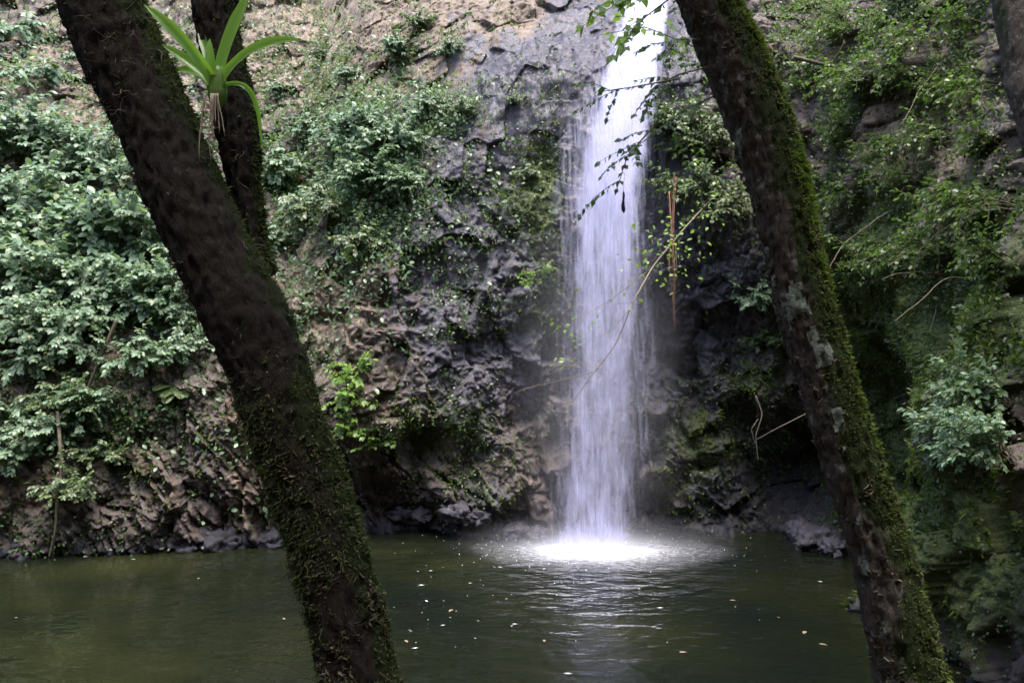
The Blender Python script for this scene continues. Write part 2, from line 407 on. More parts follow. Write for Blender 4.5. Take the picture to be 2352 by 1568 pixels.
slab = spots([(1290, 150, 230, 150, 1.5), (1480, 200, 120, 330, 1.3), (1180, 260, 110, 110, 1.0)]) * (1 - np.clip(spots([(1060, 40, 170, 75, 1.6), (900, 90, 150, 150, 1.2)]), 0, 1))
soilm = spots([(850, 60, 330, 260, .95), (1090, 60, 150, 110, 1.2), (740, 690, 150, 170, .7), (1150, 780, 120, 220, .42), (600, 1080, 110, 130, .7), (2120, 320, 280, 220, .6), (2330, 500, 200, 300, .45), (1050, 500, 60, 160, .5), (200, 250, 300, 300, .7)])
wetm = np.maximum(spots([(1120, 600, 220, 480, .85), (1600, 720, 170, 330, .95), (1650, 900, 300, 350, .6), (1150, 1150, 200, 120, .55), (1720, 1150, 230, 110, .9)]), slab)
wetm = np.maximum(wetm, .9 * np.exp(-np.maximum(P0[:, 2], 0) / .16))
mossm = spots([(1225, 430, 100, 210, .75), (1240, 660, 90, 120, .6), (1000, 1000, 190, 130, .5), (1080, 1120, 120, 100, .45), (1630, 1020, 200, 150, .6), (2080, 850, 260, 420, 1.05), (2230, 1280, 230, 260, .9), (1760, 880, 130, 110, .6), (250, 1060, 320, 180, .35), (2200, 100, 300, 200, .5), (2330, 700, 140, 260, .95), (2330, 480, 100, 120, .7), (800, 480, 300, 200, .3), (430, 990, 160, 120, .35)])

rot = np.array([[.8, 0, .6], [0, 1, 0], [-.6, 0, .8]])                  # strata lean to the right going up
Q = P0 @ rot.T
f1, f2, hb = voro(Q * np.array([1.9, 1.0, .6]), 3)
g1, g2, hm = voro(Q * np.array([5.6, 3.2, 1.9]) + 5, 21)
k1, k2, hs = voro(Q * np.array([15, 11, 7.]) + 9, 41)
e1, e2, hi_ = voro(P0 * np.array([2.1, 1.5, 1.7]), 77)
outc = spots([(420, 1120, 260, 210, 1.3), (990, 1130, 160, 110, .8)]).clip(0, 1)
knob = .16 * np.abs(vnoise(P0 * 3.6, 80)) + .12 * np.abs(vnoise(P0 * 7.5 + 3, 81)) + .075 * np.abs(vnoise(P0 * 15 + 7, 82)) + .04 * np.abs(vnoise(P0 * 30 + 1, 83))
hb = hb * outc + hi_ * 1.25 * (1 - outc); hm = hm * (.25 + .75 * outc) ; hs = hs * (.4 + .6 * outc)
lo = fbm(P0 * .55, 4, 1); md = fbm(P0 * 2.1, 4, 5); fi = fbm(P0 * 9, 3, 9)
rough_ = np.clip(1 - .95 * np.clip(slab, 0, 1) - .45 * np.clip(soilm * (P0[:, 2] > 4), 0, 1), .05, 1)
disp = .38 * lo + rough_ * (.36 * hb + .17 * hm + .085 * hs + .12 * md) + .04 * fi * rough_ + rough_ * .04 * fbm(P0 * 20, 3, 15) + rough_ * (.5 - .3 * outc) * knob
disp -= outc * (.20 * (1 - sstep(0, .06, f2 - f1)) + .09 * (1 - sstep(0, .07, g2 - g1)) + .08 * md * rough_) + (1 - outc) * rough_ * .05 * (1 - sstep(0, .06, e2 - e1))
wr = fbm(P0 * np.array([5.5, 5.5, 1.6]), 4, 61)                           # wet wrinkled slab
disp += np.clip(slab, 0, 1) * (.05 * wr + .035 * fbm(P0 * np.array([13., 13, 2.5]) + 3, 3, 66) + .05 * hb)
# named recesses of the rock: the cleft, the undercut and the cave mouth
disp -= spots([(965, 1020, 45, 60, .55), (900, 1130, 90, 60, .5), (950, 1190, 110, 45, .6), (1040, 1200, 120, 30, .45), (1850, 1070, 85, 85, 1.3), (1780, 1090, 60, 60, .5), (2060, 690, 60, 30, .25), (1950, 620, 50, 30, .3), (2060, 255, 70, 40, .4), (800, 640, 30, 60, .2), (760, 730, 60, 16, .15)])
disp += spots([(1760, 890, 120, 60, .55), (1840, 930, 60, 40, .4), (1610, 1010, 120, 60, .3), (1060, 1150, 70, 40, .3), (1300, 220, 230, 130, .2), (1040, 50, 170, 75, .32), (1180, 20, 80, 45, .25)])
P1 = P0.copy(); P1[:, 0] += NX * disp; P1[:, 1] += NY * disp; P1[:, 2] += .12 * md * rough_ - .05 * hb * rough_
ns, nz = len(ss), len(zz)
ii = np.arange(ns - 1)[:, None] * nz; jj = np.arange(nz - 1)[None]
CQ = np.stack([ii + jj, ii + nz + jj, ii + nz + jj + 1, ii + jj + 1], -1).reshape(-1, 4)
cliff = build('cliff', P1, [CQ], M['cliff'], attrs={'wet': wetm, 'soil': soilm, 'moss': mossm * (1 - np.clip(slab, 0, 1)), 'slab': np.clip(slab, 0, 1) * (P1[:, 1] < 60), 'soak_shade': np.maximum(np.exp(-np.maximum(P1[:, 2], 0) / .22), spots([(1800, 1130, 190, 130, .95), (1650, 1190, 200, 60, .8), (1630, 900, 150, 330, .5), (950, 1190, 150, 60, .6)]))})  # dark mask: soaked waterline rock, and painted shade in cave, recess and undercut
tag(cliff, 'brown and purple grey rock cliff around the pool', kind='structure')
# surface normals of the cliff grid, for what grows on it
G_P = P1.reshape(ns, nz, 3)
du = np.gradient(smooth(smooth(G_P, 5, 0), 5, 1), axis=0); dv = np.gradient(smooth(smooth(G_P, 5, 0), 5, 1), axis=1)
CN = norm(np.cross(du, dv)).reshape(-1, 3)
CN *= np.sign((CN[:, 0] * NX + CN[:, 1] * NY))[:, None]
cpx, cpy = project(P1)
front = (P1[:, 1] > 1.5) & (P1[:, 2] > .02)

# first cliff surface seen along each survey direction (a coarse depth grid)
BX, BY = 12, 12
ub = np.clip((cpx / BX).astype(int), -20, 240); vb = np.clip((cpy / BY).astype(int), -40, 170)
key = (ub + 20) * 300 + (vb + 40)
depth = np.full(300 * 300, 1e9); np.minimum.at(depth, key[front], P1[front, 1])
vis = front & (P1[:, 1] < depth[key] + .5)
VI = np.nonzero(vis)[0]

def hit(x, y):
    d = (cpx[VI] - x) ** 2 + (cpy[VI] - y) ** 2
    k = VI[np.argmin(d)]; return P1[k], CN[k], np.array([NX[k], NY[k], 0])

# surface area per vertex, for even scatter
area = np.linalg.norm(np.cross(np.gradient(G_P, axis=0), np.gradient(G_P, axis=1)), axis=-1).reshape(-1)

def scatter(weight, n):
    w = weight * area * front; c = np.cumsum(w)
    k = np.searchsorted(c, RS.rand(n) * c[-1]); k = np.clip(k, 0, len(P1) - 1)
    return P1[k] + RS.normal(size=(n, 3)) * .015, CN[k], k

def clumpy(scale, seed, lo_, hi_): return sstep(lo_, hi_, fbm(P1 * scale, 3, seed))

# ------------------------------------------------------------------ ground, pool
gx, gy = np.meshgrid(np.linspace(-24, 16, 150), np.linspace(-22, 7.2, 130), indexing='ij')
gp = np.stack([gx, gy, gx * 0], -1).reshape(-1, 3)
gz = 1.08 - sstep(2.9, 6.6, gp[:, 1]) * 2.0 + np.maximum(0, -gp[:, 1] - 2) * 1.1 + .10 * fbm(gp * .9, 4, 71) + np.maximum(0, np.abs(gp[:, 0] + 4) - 11) * .35 * (gp[:, 1] < 5)  # unseen slope behind the viewer raised steeply to block sky light
gp[:, 2] = gz
n_, m_ = gx.shape
ii = np.arange(n_ - 1)[:, None] * m_; jj = np.arange(m_ - 1)[None]
M['earth'] = plain('earth', (.035, .025, .016), (.085, .06, .035), 6, .95, .8, 30)
tag(build('ground', gp, [np.stack([ii + jj, ii + m_ + jj, ii + m_ + jj + 1, ii + jj + 1], -1).reshape(-1, 4)], M['earth']), 'dark leaf littered bank on the near side of the pool', kind='structure')
M['bed'] = plain('bed', (.03, .03, .015), (.06, .055, .03), 3, .9)
tag(build('pool_bed', [(-26, -24, -1.2), (18, -24, -1.2), (18, 24, -1.2), (-26, 24, -1.2)], [np.array([[0, 1, 2, 3]])], M['bed']), 'muddy floor under the pool', kind='structure')
wx, wy = np.meshgrid(np.linspace(-18, 9, 220), np.linspace(2, 15, 200), indexing='ij')
wp = np.stack([wx, wy, wx * 0], -1).reshape(-1, 3)
rr = np.hypot(wp[:, 0] - 1.13, wp[:, 1] - 11.9)
wp[:, 2] = .03 * fbm(wp * 2.2, 3, 90) * np.exp(-rr / 2.2)
n_, m_ = wx.shape
ii = np.arange(n_ - 1)[:, None] * m_; jj = np.arange(m_ - 1)[None]
tag(build('water', wp, [np.stack([ii + jj, ii + m_ + jj, ii + m_ + jj + 1, ii + jj + 1], -1).reshape(-1, 4)], M['water']), 'dark olive rippled water of the pool', kind='structure')

# ------------------------------------------------------------------ waterfall
FT = np.array([  # survey y, left, right, depth Y
    (-110, 1480, 1600, 14.6), (0, 1425, 1560, 13.75), (60, 1405, 1556, 13.35), (130, 1380, 1548, 13.05), (230, 1345, 1534, 12.8), (330, 1318, 1518, 12.62), (450, 1290, 1508, 12.5),
    (600, 1288, 1502, 12.42), (800, 1290, 1492, 12.36), (1000, 1278, 1482, 12.31), (1150, 1262, 1476, 12.28), (1262, 1250, 1474, 12.26)])
def sheet(name, parent, mat_, lw, rw, bulge, back, thick, seed, nu=60, nv=220):
    vy = np.linspace(-110, 1262, nv)
    L_ = np.interp(vy, FT[:, 0], FT[:, 1]); R_ = np.interp(vy, FT[:, 0], FT[:, 2]); Yd = np.interp(vy, FT[:, 0], FT[:, 3])
    Yd = smooth(Yd[None], 8, 1)[0]; L_ = smooth(L_[None], 8, 1)[0]; R_ = smooth(R_[None], 8, 1)[0]
    u = np.linspace(0, 1, nu)
    V, fl = [], []
    t = sstep(0, 1, (vy + 110) / 1372)
    for k, y in enumerate(vy):
        a, b = L_[k], R_[k]; c, h = (a + b) / 2, (b - a) / 2
        a2, b2 = c - h * lw(y), c + h * rw(y)
        p = np.array([at(a2 + (b2 - a2) * q, y, Yd[k]) for q in u])
        wob = vnoise(np.stack([u * 5, np.full(nu, y * .004), np.full(nu, seed)], 1), seed)
        p[:, 1] += back - bulge * np.sqrt(np.maximum(0, 1 - (2 * u - 1) ** 2)) + .05 * wob
        V.append(p)
        e = np.abs(2 * u - 1); edge = (1 - sstep(.3, 1., e))
        fl.append(np.stack([p[:, 0] + seed * 7.3 + 1.2, np.full(nu, CAMZ + 8 - p[0, 2]), thick(y) * edge + (edge - 1) * .1], 1))
    V = np.vstack(V); fl = np.vstack(fl)
    ii = np.arange(nv - 1)[:, None] * nu; jj = np.arange(nu - 1)[None]
    q = np.stack([ii + jj, ii + nu + jj, ii + nu + jj + 1, ii + jj + 1], -1).reshape(-1, 4)
    return build(name, V, [q], mat_, parent, {'flow': fl})
wf = tag(empty('waterfall', at(1360, 1262, 12.3)), 'tall white waterfall dropping down the rock face into the pool', 'waterfall')
wl = np.array(wf.location)
def wsheet(*a, **k):
    o = sheet(*a, **k); o.matrix_parent_inverse = Matrix.Translation(-wf.location); return o
one = lambda y: 1.0
wsheet('main_stream', wf, M['fall_core'], lambda y: np.interp(y, [0, 250, 330, 500, 1262], [1.1, 1.05, 1.1, 1.2, 1.3]), lambda y: np.interp(y, [0, 300, 500, 800, 1262], [1.05, 1.1, 1.1, 1.15, 1.2]), .16, .05,
       lambda y: np.interp(y, [-100, 200, 400, 650, 1000, 1200, 1262], [.80, .76, .64, .49, .44, .47, .70]), 1)
wsheet('side_stream', wf, M['fall_mid'], lambda y: 1.4, lambda y: np.interp(y, [0, 400, 1262], [1.1, 1.35, 1.45]), .26, .02,
       lambda y: np.interp(y, [-100, 200, 420, 900, 1262], [.70, .62, .56, .49, .56]), 2)
wsheet('thin_veil', wf, M['fall_veil'], lambda y: np.interp(y, [0, 300, 600, 1262], [1.2, 1.9, 1.8, 1.7]), lambda y: np.interp(y, [0, 300, 600, 800, 1100, 1262], [1., 1.2, 1.8, 2.2, 2.0, 1.5]), .34, .1,
       lambda y: np.interp(y, [-100, 300, 600, 1262], [.5, .6, .6, .6]), 3)
wsheet('thin_veil', wf, M['fall_veil'], lambda y: np.interp(y, [0, 300, 600, 1262], [1.3, 2.2, 2.0, 1.8]), lambda y: np.interp(y, [0, 300, 600, 1262], [1., 1.1, 1.3, 1.2]), .12, -.12,
       lambda y: np.interp(y, [-100, 300, 600, 1262], [.5, .62, .58, .6]), 4)
# foam where it lands: a low churned mound
nu, nv = 90, 60
th = np.linspace(0, 2 * np.pi, nu, endpoint=False); rad = np.linspace(0, 1, nv)
V, fl = [], []
for r_ in rad:
    x = 1.08 + np.cos(th) * r_ * 2.1 * (1 + .12 * np.sin(3 * th + 1)); y = 12.02 + np.sin(th) * r_ * (1.25 + .25 * np.cos(th))
    z = .02 + .09 * np.exp(-(r_ / .25) ** 2) + .05 * (1 - r_) * fbm(np.stack([x * 5, y * 5, x * 0], 1), 3, 95)
    V.append(np.stack([x, y, z], 1)); fl.append(np.stack([x * 1.3, y * 1.0, np.full(nu, np.interp(r_, [0, .25, .42, .6, .8, 1], [1.0, .8, .56, .46, .40, .15]))], 1))
ii = np.arange(nv - 1)[:, None] * nu; jj = np.arange(nu)[None]; j2 = (jj + 1) % nu
fo = build('foam', np.vstack(V), [np.stack([ii + jj, ii + j2, ii + nu + j2, ii + nu + jj], -1).reshape(-1, 4)], M['foam'], wf, {'flow': np.vstack(fl)})
fo.matrix_parent_inverse = Matrix.Translation(-wf.location)
# fine spray hanging round the landing
import bmesh
def spray(c, sc, dens):
    m, nt, nd, L = mat('spray'); v = N_(nt, 'ShaderNodeVolumePrincipled'); v.inputs['Color'].default_value = (.88, .88, .97, 1)
    tc = nt.nodes.new('ShaderNodeTexCoord').outputs['Object']; ln_ = N_(nt, 'ShaderNodeVectorMath', operation='LENGTH'); L.new(tc, ln_.inputs[0])
    f = math_(nt, 'POWER', math_(nt, 'SUBTRACT', 1., ln_.outputs['Value'], clamp=True), 1.5)
    f = math_(nt, 'MULTIPLY', f, math_(nt, 'MULTIPLY_ADD', noise(nt, 2.5, 3, .6, tc), 1.6, .2)); L.new(math_(nt, 'MULTIPLY', f, dens), v.inputs['Density'])
    o_ = nt.nodes.new('ShaderNodeOutputMaterial'); L.new(v.outputs[0], o_.inputs['Volume'])
    bm = bmesh.new(); bmesh.ops.create_icosphere(bm, subdivisions=4, radius=1)
    V = np.array([q.co[:] for q in bm.verts]); f = np.array([[q.index for q in p.verts] for p in bm.faces]); bm.free()
    o = build('spray', V, [f], m, wf, loc=c); o.scale = sc; o['kind'] = 'stuff'; o.matrix_parent_inverse = Matrix.Translation(-wf.location)
spray((1.15, 12.1, .1), (2.2, 1.0, .45), .5)
spray((1.1, 12.1, .1), (1.2, .7, .2), 1.6)
spray((1.2, 12.45, 2.2), (1.5, .6, 3.6), .32)
# drops thrown up round the landing
g_ = Geo()
OCT = (np.array([[1, 0, 0], [-1, 0, 0], [0, 1, 0], [0, -1, 0], [0, 0, 1], [0, 0, -1.]]), [[0, 2, 4], [2, 1, 4], [1, 3, 4], [3, 0, 4], [2, 0, 5], [1, 2, 5], [3, 1, 5], [0, 3, 5]], [])
n = 250
a = RS.rand(n) * 2 * np.pi; r_ = np.abs(RS.normal(size=n)) * .9 + .2
pos = np.stack([1.1 + np.cos(a) * r_ * 1.5, 12.1 + np.sin(a) * r_ * .7, np.abs(RS.normal(size=n)) * .22 * np.exp(-r_ / 1.3) + .02], 1)
I3 = np.eye(3); rep = lambda v: np.repeat(v[None], n, 0)
g_.inst(OCT, pos, rep(I3[0]), rep(I3[1]), rep(I3[2]), np.stack([RS.rand(n) * .005 + .002] * 2 + [RS.rand(n) * .009 + .002], 1), RS.rand(n))
M['drop'] = plain('drop', (.75, .77, .85), (.9, .9, .95), 5, .2, 0)
fo = g_.build('splash_drops', M['drop'], wf); fo['kind'] = 'stuff'; fo.matrix_parent_inverse = Matrix.Translation(-wf.location)

n = 50
fx = np.r_[RS.normal(-.6, .6, 40), RS.normal(1.2, 1.8, 10)]; fy = np.r_[RS.uniform(8, 11.4, 40), RS.uniform(7.5, 11.4, 10)]
pos = np.stack([fx, fy, np.full(n, .018)], 1); th = RS.normal(size=n) * .5
ax = np.stack([np.cos(th), np.sin(th), th * 0], 1); ay = np.stack([-np.sin(th), np.cos(th), th * 0], 1); az = np.repeat([[0, 0, 1.]], n, 0)
g_ = Geo(); sz = .004 + .018 * RS.rand(n) ** 4
g_.inst(OCT, pos, ax, ay, az, np.stack([sz * 2.4, sz * .8, sz * 0 + .003], 1), RS.rand(n))
tag(g_.build('foam_fleck', M['drop']), 'tiny white foam flecks drifting on the dark pool', 'foam', kind='stuff')

# ------------------------------------------------------------------ ground cover growing on the cliff
def cover(name, label, weight, n, size, m, tm=LEAF, lift=.05, roll=.6, droop=.3):
    P, Nn, k = scatter(weight, n)
    d = RS.normal(size=(n, 3)) + Nn * .9; d[:, 2] -= droop
    up = norm(Nn * .9 + np.array([0, 0, .8])); x, y, z = leaf_axes(d, up, roll)
    P = P + Nn * (RS.rand(n, 1) ** 1.5) * lift
    gg = Geo(); gg.inst(tm, P, x, y, z, size * (.6 + .8 * RS.rand(n)), np.clip(RS.normal(.45, .25, n), 0, 1))
    return tag(gg.build(name, m), label, name.replace('_', ' '), kind='stuff')

cover('ground_cover', 'small dark ivy like leaves creeping over the lower left bank', spots([(230, 900, 280, 190, 1), (120, 1080, 170, 130, .8), (420, 830, 130, 140, .8)]) * (.15 + clumpy(1.1, 31, -.2, .3)), 9000, .055, M['dark_leaf'])
cover('ground_cover', 'dense low greenery covering the upper left slope', spots([(200, 450, 420, 330, 1), (160, 120, 200, 200, .5)]) * (.3 + clumpy(.9, 32, -.2, .3)), 20000, .08, M['pale_leaf'], lift=.18)
cover('ground_cover', 'sparse weeds and seedlings on the brown slope above the rock', spots([(800, 230, 300, 230, 1), (960, 130, 160, 120, .8)]) * (.06 + clumpy(1.6, 33, .0, .35)), 7500, .055, M['mid_leaf'], lift=.15)
cover('ground_cover', 'thick leafy growth hanging over the middle of the cliff', spots([(840, 390, 150, 140, 1), (680, 480, 110, 180, .9), (1030, 280, 80, 60, .6)]) * (.1 + clumpy(1.2, 34, -.15, .25)), 13000, .07, M['pale_leaf'], lift=.22)
cover('ground_cover', 'scattered tiny seedlings on the brown and grey rock face', spots([(950, 800, 300, 330, 1), (1100, 600, 160, 300, .6), (850, 600, 180, 180, 1.)]) * (.04 + clumpy(1.9, 35, .0, .4)), 7000, .042, M['mid_leaf'], lift=.06)
cover('ground_cover', 'mossy green patches of leaves beside the falling water', spots([(1240, 430, 60, 200, 1), (1240, 650, 60, 100, .6), (1000, 990, 160, 110, .8)]) * (.05 + clumpy(1.6, 36, -.1, .3)), 2400, .04, M['mid_leaf'], lift=.06)
cover('ground_cover', 'low green plants on the dark rock right of the waterfall', spots([(1650, 1030, 200, 150, 1), (1760, 860, 120, 90, .8), (1900, 750, 100, 150, .6), (1640, 380, 110, 200, .8)]) * (.05 + clumpy(1.5, 37, -.1, .3)), 5000, .04, M['cover_leaf'], lift=.05)
cover('ground_cover', 'fine leaved greenery covering the upper right bank', spots([(2100, 150, 330, 260, 1), (2250, 450, 250, 240, .8)]) * (.08 + clumpy(1.4, 38, -.15, .3)), 24000, .05, M['cover_leaf'], lift=.16)
cover('ground_cover', 'moss and small leaves covering the lower right bank', spots([(2100, 830, 230, 330, 1), (2250, 1200, 200, 250, .5), (2310, 690, 200, 230, 1.1)]) * (.12 + clumpy(1.8, 39, -.2, .3)), 30000, .034, M['cover_leaf'], lift=.09)
cover('leaf_litter', 'dead brown leaves and bits caught on the cliff ledges', spots([(850, 150, 350, 220, 1), (2150, 400, 350, 300, .8), (800, 650, 250, 150, .5)]) * (.1 + clumpy(1.4, 40, -.1, .3)), 5000, .05, M['litter'], lift=.03)

# moss fur on the right bank and damp rock
P, Nn, k = scatter(np.clip(mossm, 0, 1) ** 2 * (.1 + clumpy(2.2, 43, -.1, .25)), 38000)
d = RS.normal(size=P.shape) * .7 + Nn; d[:, 2] -= .5
x, y, z = leaf_axes(d, Nn, .5)
gg = Geo(); gg.inst(BLADE, P, x, y, z, np.stack([.09 + .08 * RS.rand(len(P)), .04 + .05 * RS.rand(len(P)), .05 + 0 * P[:, 0]], 1), RS.rand(len(P)))
tag(gg.build('moss', M['moss']), 'soft green moss on the damp cliff', 'moss', kind='stuff')

# ------------------------------------------------------------------ shrubs, ferns (local: -y away from the cliff, z up)
def arc(p0, d0, length, n=9, grav=.5, wob=.12):
    p, d = np.array(p0, float), norm(np.array(d0, float)); out_ = [p.copy()]
    for k in range(n - 1):
        d = norm(d + np.array([0, 0, -grav / n]) + RS.normal(size=3) * wob / 2)
        p = p + d * length / (n - 1); out_.append(p.copy())
    return np.array(out_)

def leaves_on(gg, path, spacing, size, tm, start=.2, flat=.35, pair=True, loose=.22):
    L = np.r_[0, np.cumsum(np.linalg.norm(np.diff(path, axis=0), axis=1))]
    t = np.arange(start * L[-1], L[-1] + 1e-6, spacing)
    if len(t) == 0: return
    P = np.stack([np.interp(t, L, path[:, k]) for k in range(3)], 1)
    T = norm(np.stack([np.interp(t, L, np.gradient(path[:, k])) for k in range(3)], 1))
    side = norm(np.cross(T, [0, 0, 1.]))
    for s_ in ((1, -1) if pair else (1,)):
        sg = s_ if pair else np.where(np.arange(len(t)) % 2, 1, -1)[:, None]
        d = T * .55 + side * sg * .8 + RS.normal(size=P.shape) * loose; d[:, 2] -= .18
        d[:, 2] -= .25; d[:, 1] -= .2; x, y, z = leaf_axes(d, np.array([0, -.75, .8]), flat)
        gg.inst(tm, P, x, y, z, size * (.65 + .6 * RS.rand(len(t))), np.clip(RS.normal(.5, .24, len(t)), 0, 1))
    x, y, z = leaf_axes(T[-1:], np.array([0, 0, 1.]), .2); gg.inst(tm, P[-1:], x, y, z, np.array([size]), np.array([.8]))

def make_shrub(name, size, nst, leaf, spacing, lm, tm=LEAF, outw=.8, upw=.7, grav=.9, twigs=4, sm=None, spread=.9, loose=.22):
    root = empty(name); st, fo_ = Geo(), Geo()
    for k in range(nst):
        d0 = np.array([RS.uniform(-spread, spread), -outw * RS.uniform(.5, 1.2), upw * RS.uniform(.4, 1.3)])
        p = arc(RS.normal(size=3) * .05 * size, d0, size * RS.uniform(.7, 1.2), 10, grav)
        st.tube(p, np.linspace(.010, .003, 10) * (.6 + size * .5), 5)
        leaves_on(fo_, p, spacing, leaf, tm, .3, loose=loose)
        for j in range(twigs):
            b = p[RS.randint(2, 9)]; dd = norm(p[-1] - p[0]) * .6 + RS.normal(size=3) * .6 + np.array([0, -.2, .15])
            q = arc(b, dd, size * RS.uniform(.25, .5), 7, grav * .8)
            st.tube(q, np.linspace(.005, .002, 7), 4); leaves_on(fo_, q, spacing, leaf, tm, .15, loose=loose)
    st.build('stem', sm or M['stem'], root); fo_.build('foliage', lm, root)
    return root

def make_fern(name, size, n, lm):
    root = empty(name); st, fo_ = Geo(), Geo()
    for k in range(n):
        a = RS.uniform(-1.3, 1.3); d0 = np.array([math.sin(a), -math.cos(a), RS.uniform(.4, 1.1)])
        p = arc((0, 0, 0), d0, size * RS.uniform(.8, 1.15), 14, 1.5, .04)
        st.tube(p, np.linspace(.004, .0015, 14), 4)
        L = np.linspace(.15, 1, 34); i = np.clip(L * 13, 0, 12.99); i0 = i.astype(int); f = (i - i0)[:, None]
        P = p[i0] * (1 - f) + p[i0 + 1] * f; T = norm(p[i0 + 1] - p[i0]); side = norm(np.cross(T, [0, 0, 1.]))
        ln_ = size * .24 * np.sin(np.pi * np.clip(L * .92 + .05, 0, 1)) ** .7 + .01
        for s_ in (1, -1):
            x, y, z = leaf_axes(T * .45 + side * s_, np.cross(side, T), .12)
            fo_.inst(SMALL, P, x, y, z, np.stack([ln_ * .5, ln_, ln_], 1), np.clip(RS.normal(.6, .2, len(P)), 0, 1))
    st.build('stalk', M['stem'], root); fo_.build('frond', lm, root); return root

protos = {}
for k in range(3): protos['B%d' % k] = make_shrub('leafy_shrub', 1.0, 24, [.12, .10, .135][k], .062, M['pale_leaf'], twigs=5, loose=.4)
for k in range(3): protos['M%d' % k] = make_shrub('leafy_shrub', .65, 16, .08, .05, M['pale_leaf' if k else 'mid_leaf'])
for k in range(2): protos['Y%d' % k] = make_shrub('seedling_plant', .38, 7, .085, .06, M['bright_leaf'], outw=.6, upw=.9, twigs=2)
for k in range(3): protos['T%d' % k] = make_shrub('twiggy_shrub', .9, 11, .085, .085, M['cover_leaf' if k != 1 else 'mid_leaf'], LEAF, outw=.9, upw=.45, grav=1.0, twigs=7, spread=1.2, loose=.6)
for k in range(2): protos['F%d' % k] = make_fern('fern', .6, 9, M['mid_leaf' if k else 'pale_leaf'])
for k in range(2): protos['D%d' % k] = make_shrub('broad_leaf_plant', .8, 9, .16, .10, M['pale_leaf'], outw=.9, upw=.3, grav=1.2, twigs=3)
used = set()
def plant(kind, x, y, sc, label, group=None, turn=0, cat='shrub', lift=0.):
    P, Nn, nh = hit(x, y)
    o = protos[kind] if kind not in used else copy_tree(protos[kind]); used.add(kind)
    o.location = P + Nn * (-.03 + lift); o.rotation_euler = (RS.uniform(-.15, .15), RS.uniform(-.15, .15), math.atan2(nh[0], -nh[1]) + turn + RS.uniform(-.35, .35))
    o.scale = (sc,) * 3
    return tag(o, label, cat, group)

GL = 'leafy shrubs covering the left bank'
LEFT = [('B0', 60, 330, 1.0, 'pale leafy shrub at the left edge below the dark corner foliage'), ('B1', 200, 390, 1.0, 'pale shrub left of the big dark trunk, highest of the left bank mass'),
        ('B2', 330, 440, .9, 'pale shrub touching the dark trunk where root hairs hang from its bark'), ('B1', 40, 480, 1.1, 'bright pale shrub at the left edge, midway up the leafy bank'),
        ('B0', 160, 520, 1.1, 'bright pale shrub in the middle of the left leafy bank'), ('B2', 270, 560, 1.1, 'wide pale shrub on the left bank a little left of the dark trunk'),
        ('B0', 380, 600, .9, 'pale shrub tucked behind the left edge of the dark trunk'), ('B2', 70, 640, 1.1, 'broad pale shrub at the left edge just above the shadowy hollow'),
        ('B1', 190, 680, 1.0, 'pale shrub above the thin leaning stems of the left bank'), ('B0', 320, 710, .9, 'pale shrub beside the feathery fern near the dark trunk'),
        ('B1', 430, 700, .7, 'small pale shrub showing right against the dark trunk at mid height'), ('M1', 90, 830, 1.0, 'green shrub hanging in the shade at the lower left, above the liana'),
        ('M2', 40, 960, 1.0, 'small green shrub low at the left edge near the water'), ('M0', 170, 910, .9, 'dark green shrub in the shaded hollow of the left bank'),
        ('M0', 250, 1040, .7, 'low dark green shrub just above the fractured outcrop'), ('M1', 400, 800, .8, 'green shrub at the top of the fractured outcrop beside the dark trunk')]
LEFT += [('M1', 30, 1060, 1.0, 'green shrub at the left edge just above the waterline rocks'), ('M2', 110, 1000, 1.0, 'shaded shrub overlapping the top of the pale liana'), ('B1', 130, 780, .9, 'pale drooping shrub above the thin dark slanting stem'), ('B0', 20, 760, .9, 'pale shrub at the left edge over the dark hollow'),
         ('B2', 380, 690, .8, 'pale shrub just under the feathery fern'), ('M1', 320, 840, 1.0, 'dull green shrub drooping over the outcrop, right of the slanting stem'), ('M2', 230, 930, .9, 'small leaved green shrub low on the bank between liana and outcrop'), ('M0', 170, 1110, .7, 'lowest green tuft beside the pale liana'),
         ('M2', 460, 760, .7, 'pale tuft touching the dark trunk below its middle'), ('B0', 110, 580, 1.0, 'bright pale shrub in the thick of the left bank, below the widest one')]
for a in LEFT: plant(*a, group=GL)
for a in [('F0', 290, 660, 1.0, 'feathery pale fern hanging among the shrubs left of the dark trunk'), ('F1', 400, 900, .8, 'dark fern hanging over the top of the fractured outcrop'), ('F1', 1545, 300, .8, 'small fern on the wet ledge right of the falling water'),
          ('F0', 1830, 720, .7, 'fern on the rock just left of the mossy right trunk')]: plant(*a, group='ferns on the cliff', cat='fern')
GD = 'broad leaved plants in the top left corner'
for a in [('D0', 40, 60, 1.0, 'broad leaved plant in the very top left corner'), ('D1', 90, 170, 1.0, 'broad leaved plant hanging below the top left corner'), ('D0', 190, 130, .7, 'broad leaved plant right beside the top of the dark trunk')]: plant(*a, group=GD, cat='plant')
GM = 'leafy shrubs on the middle cliff'
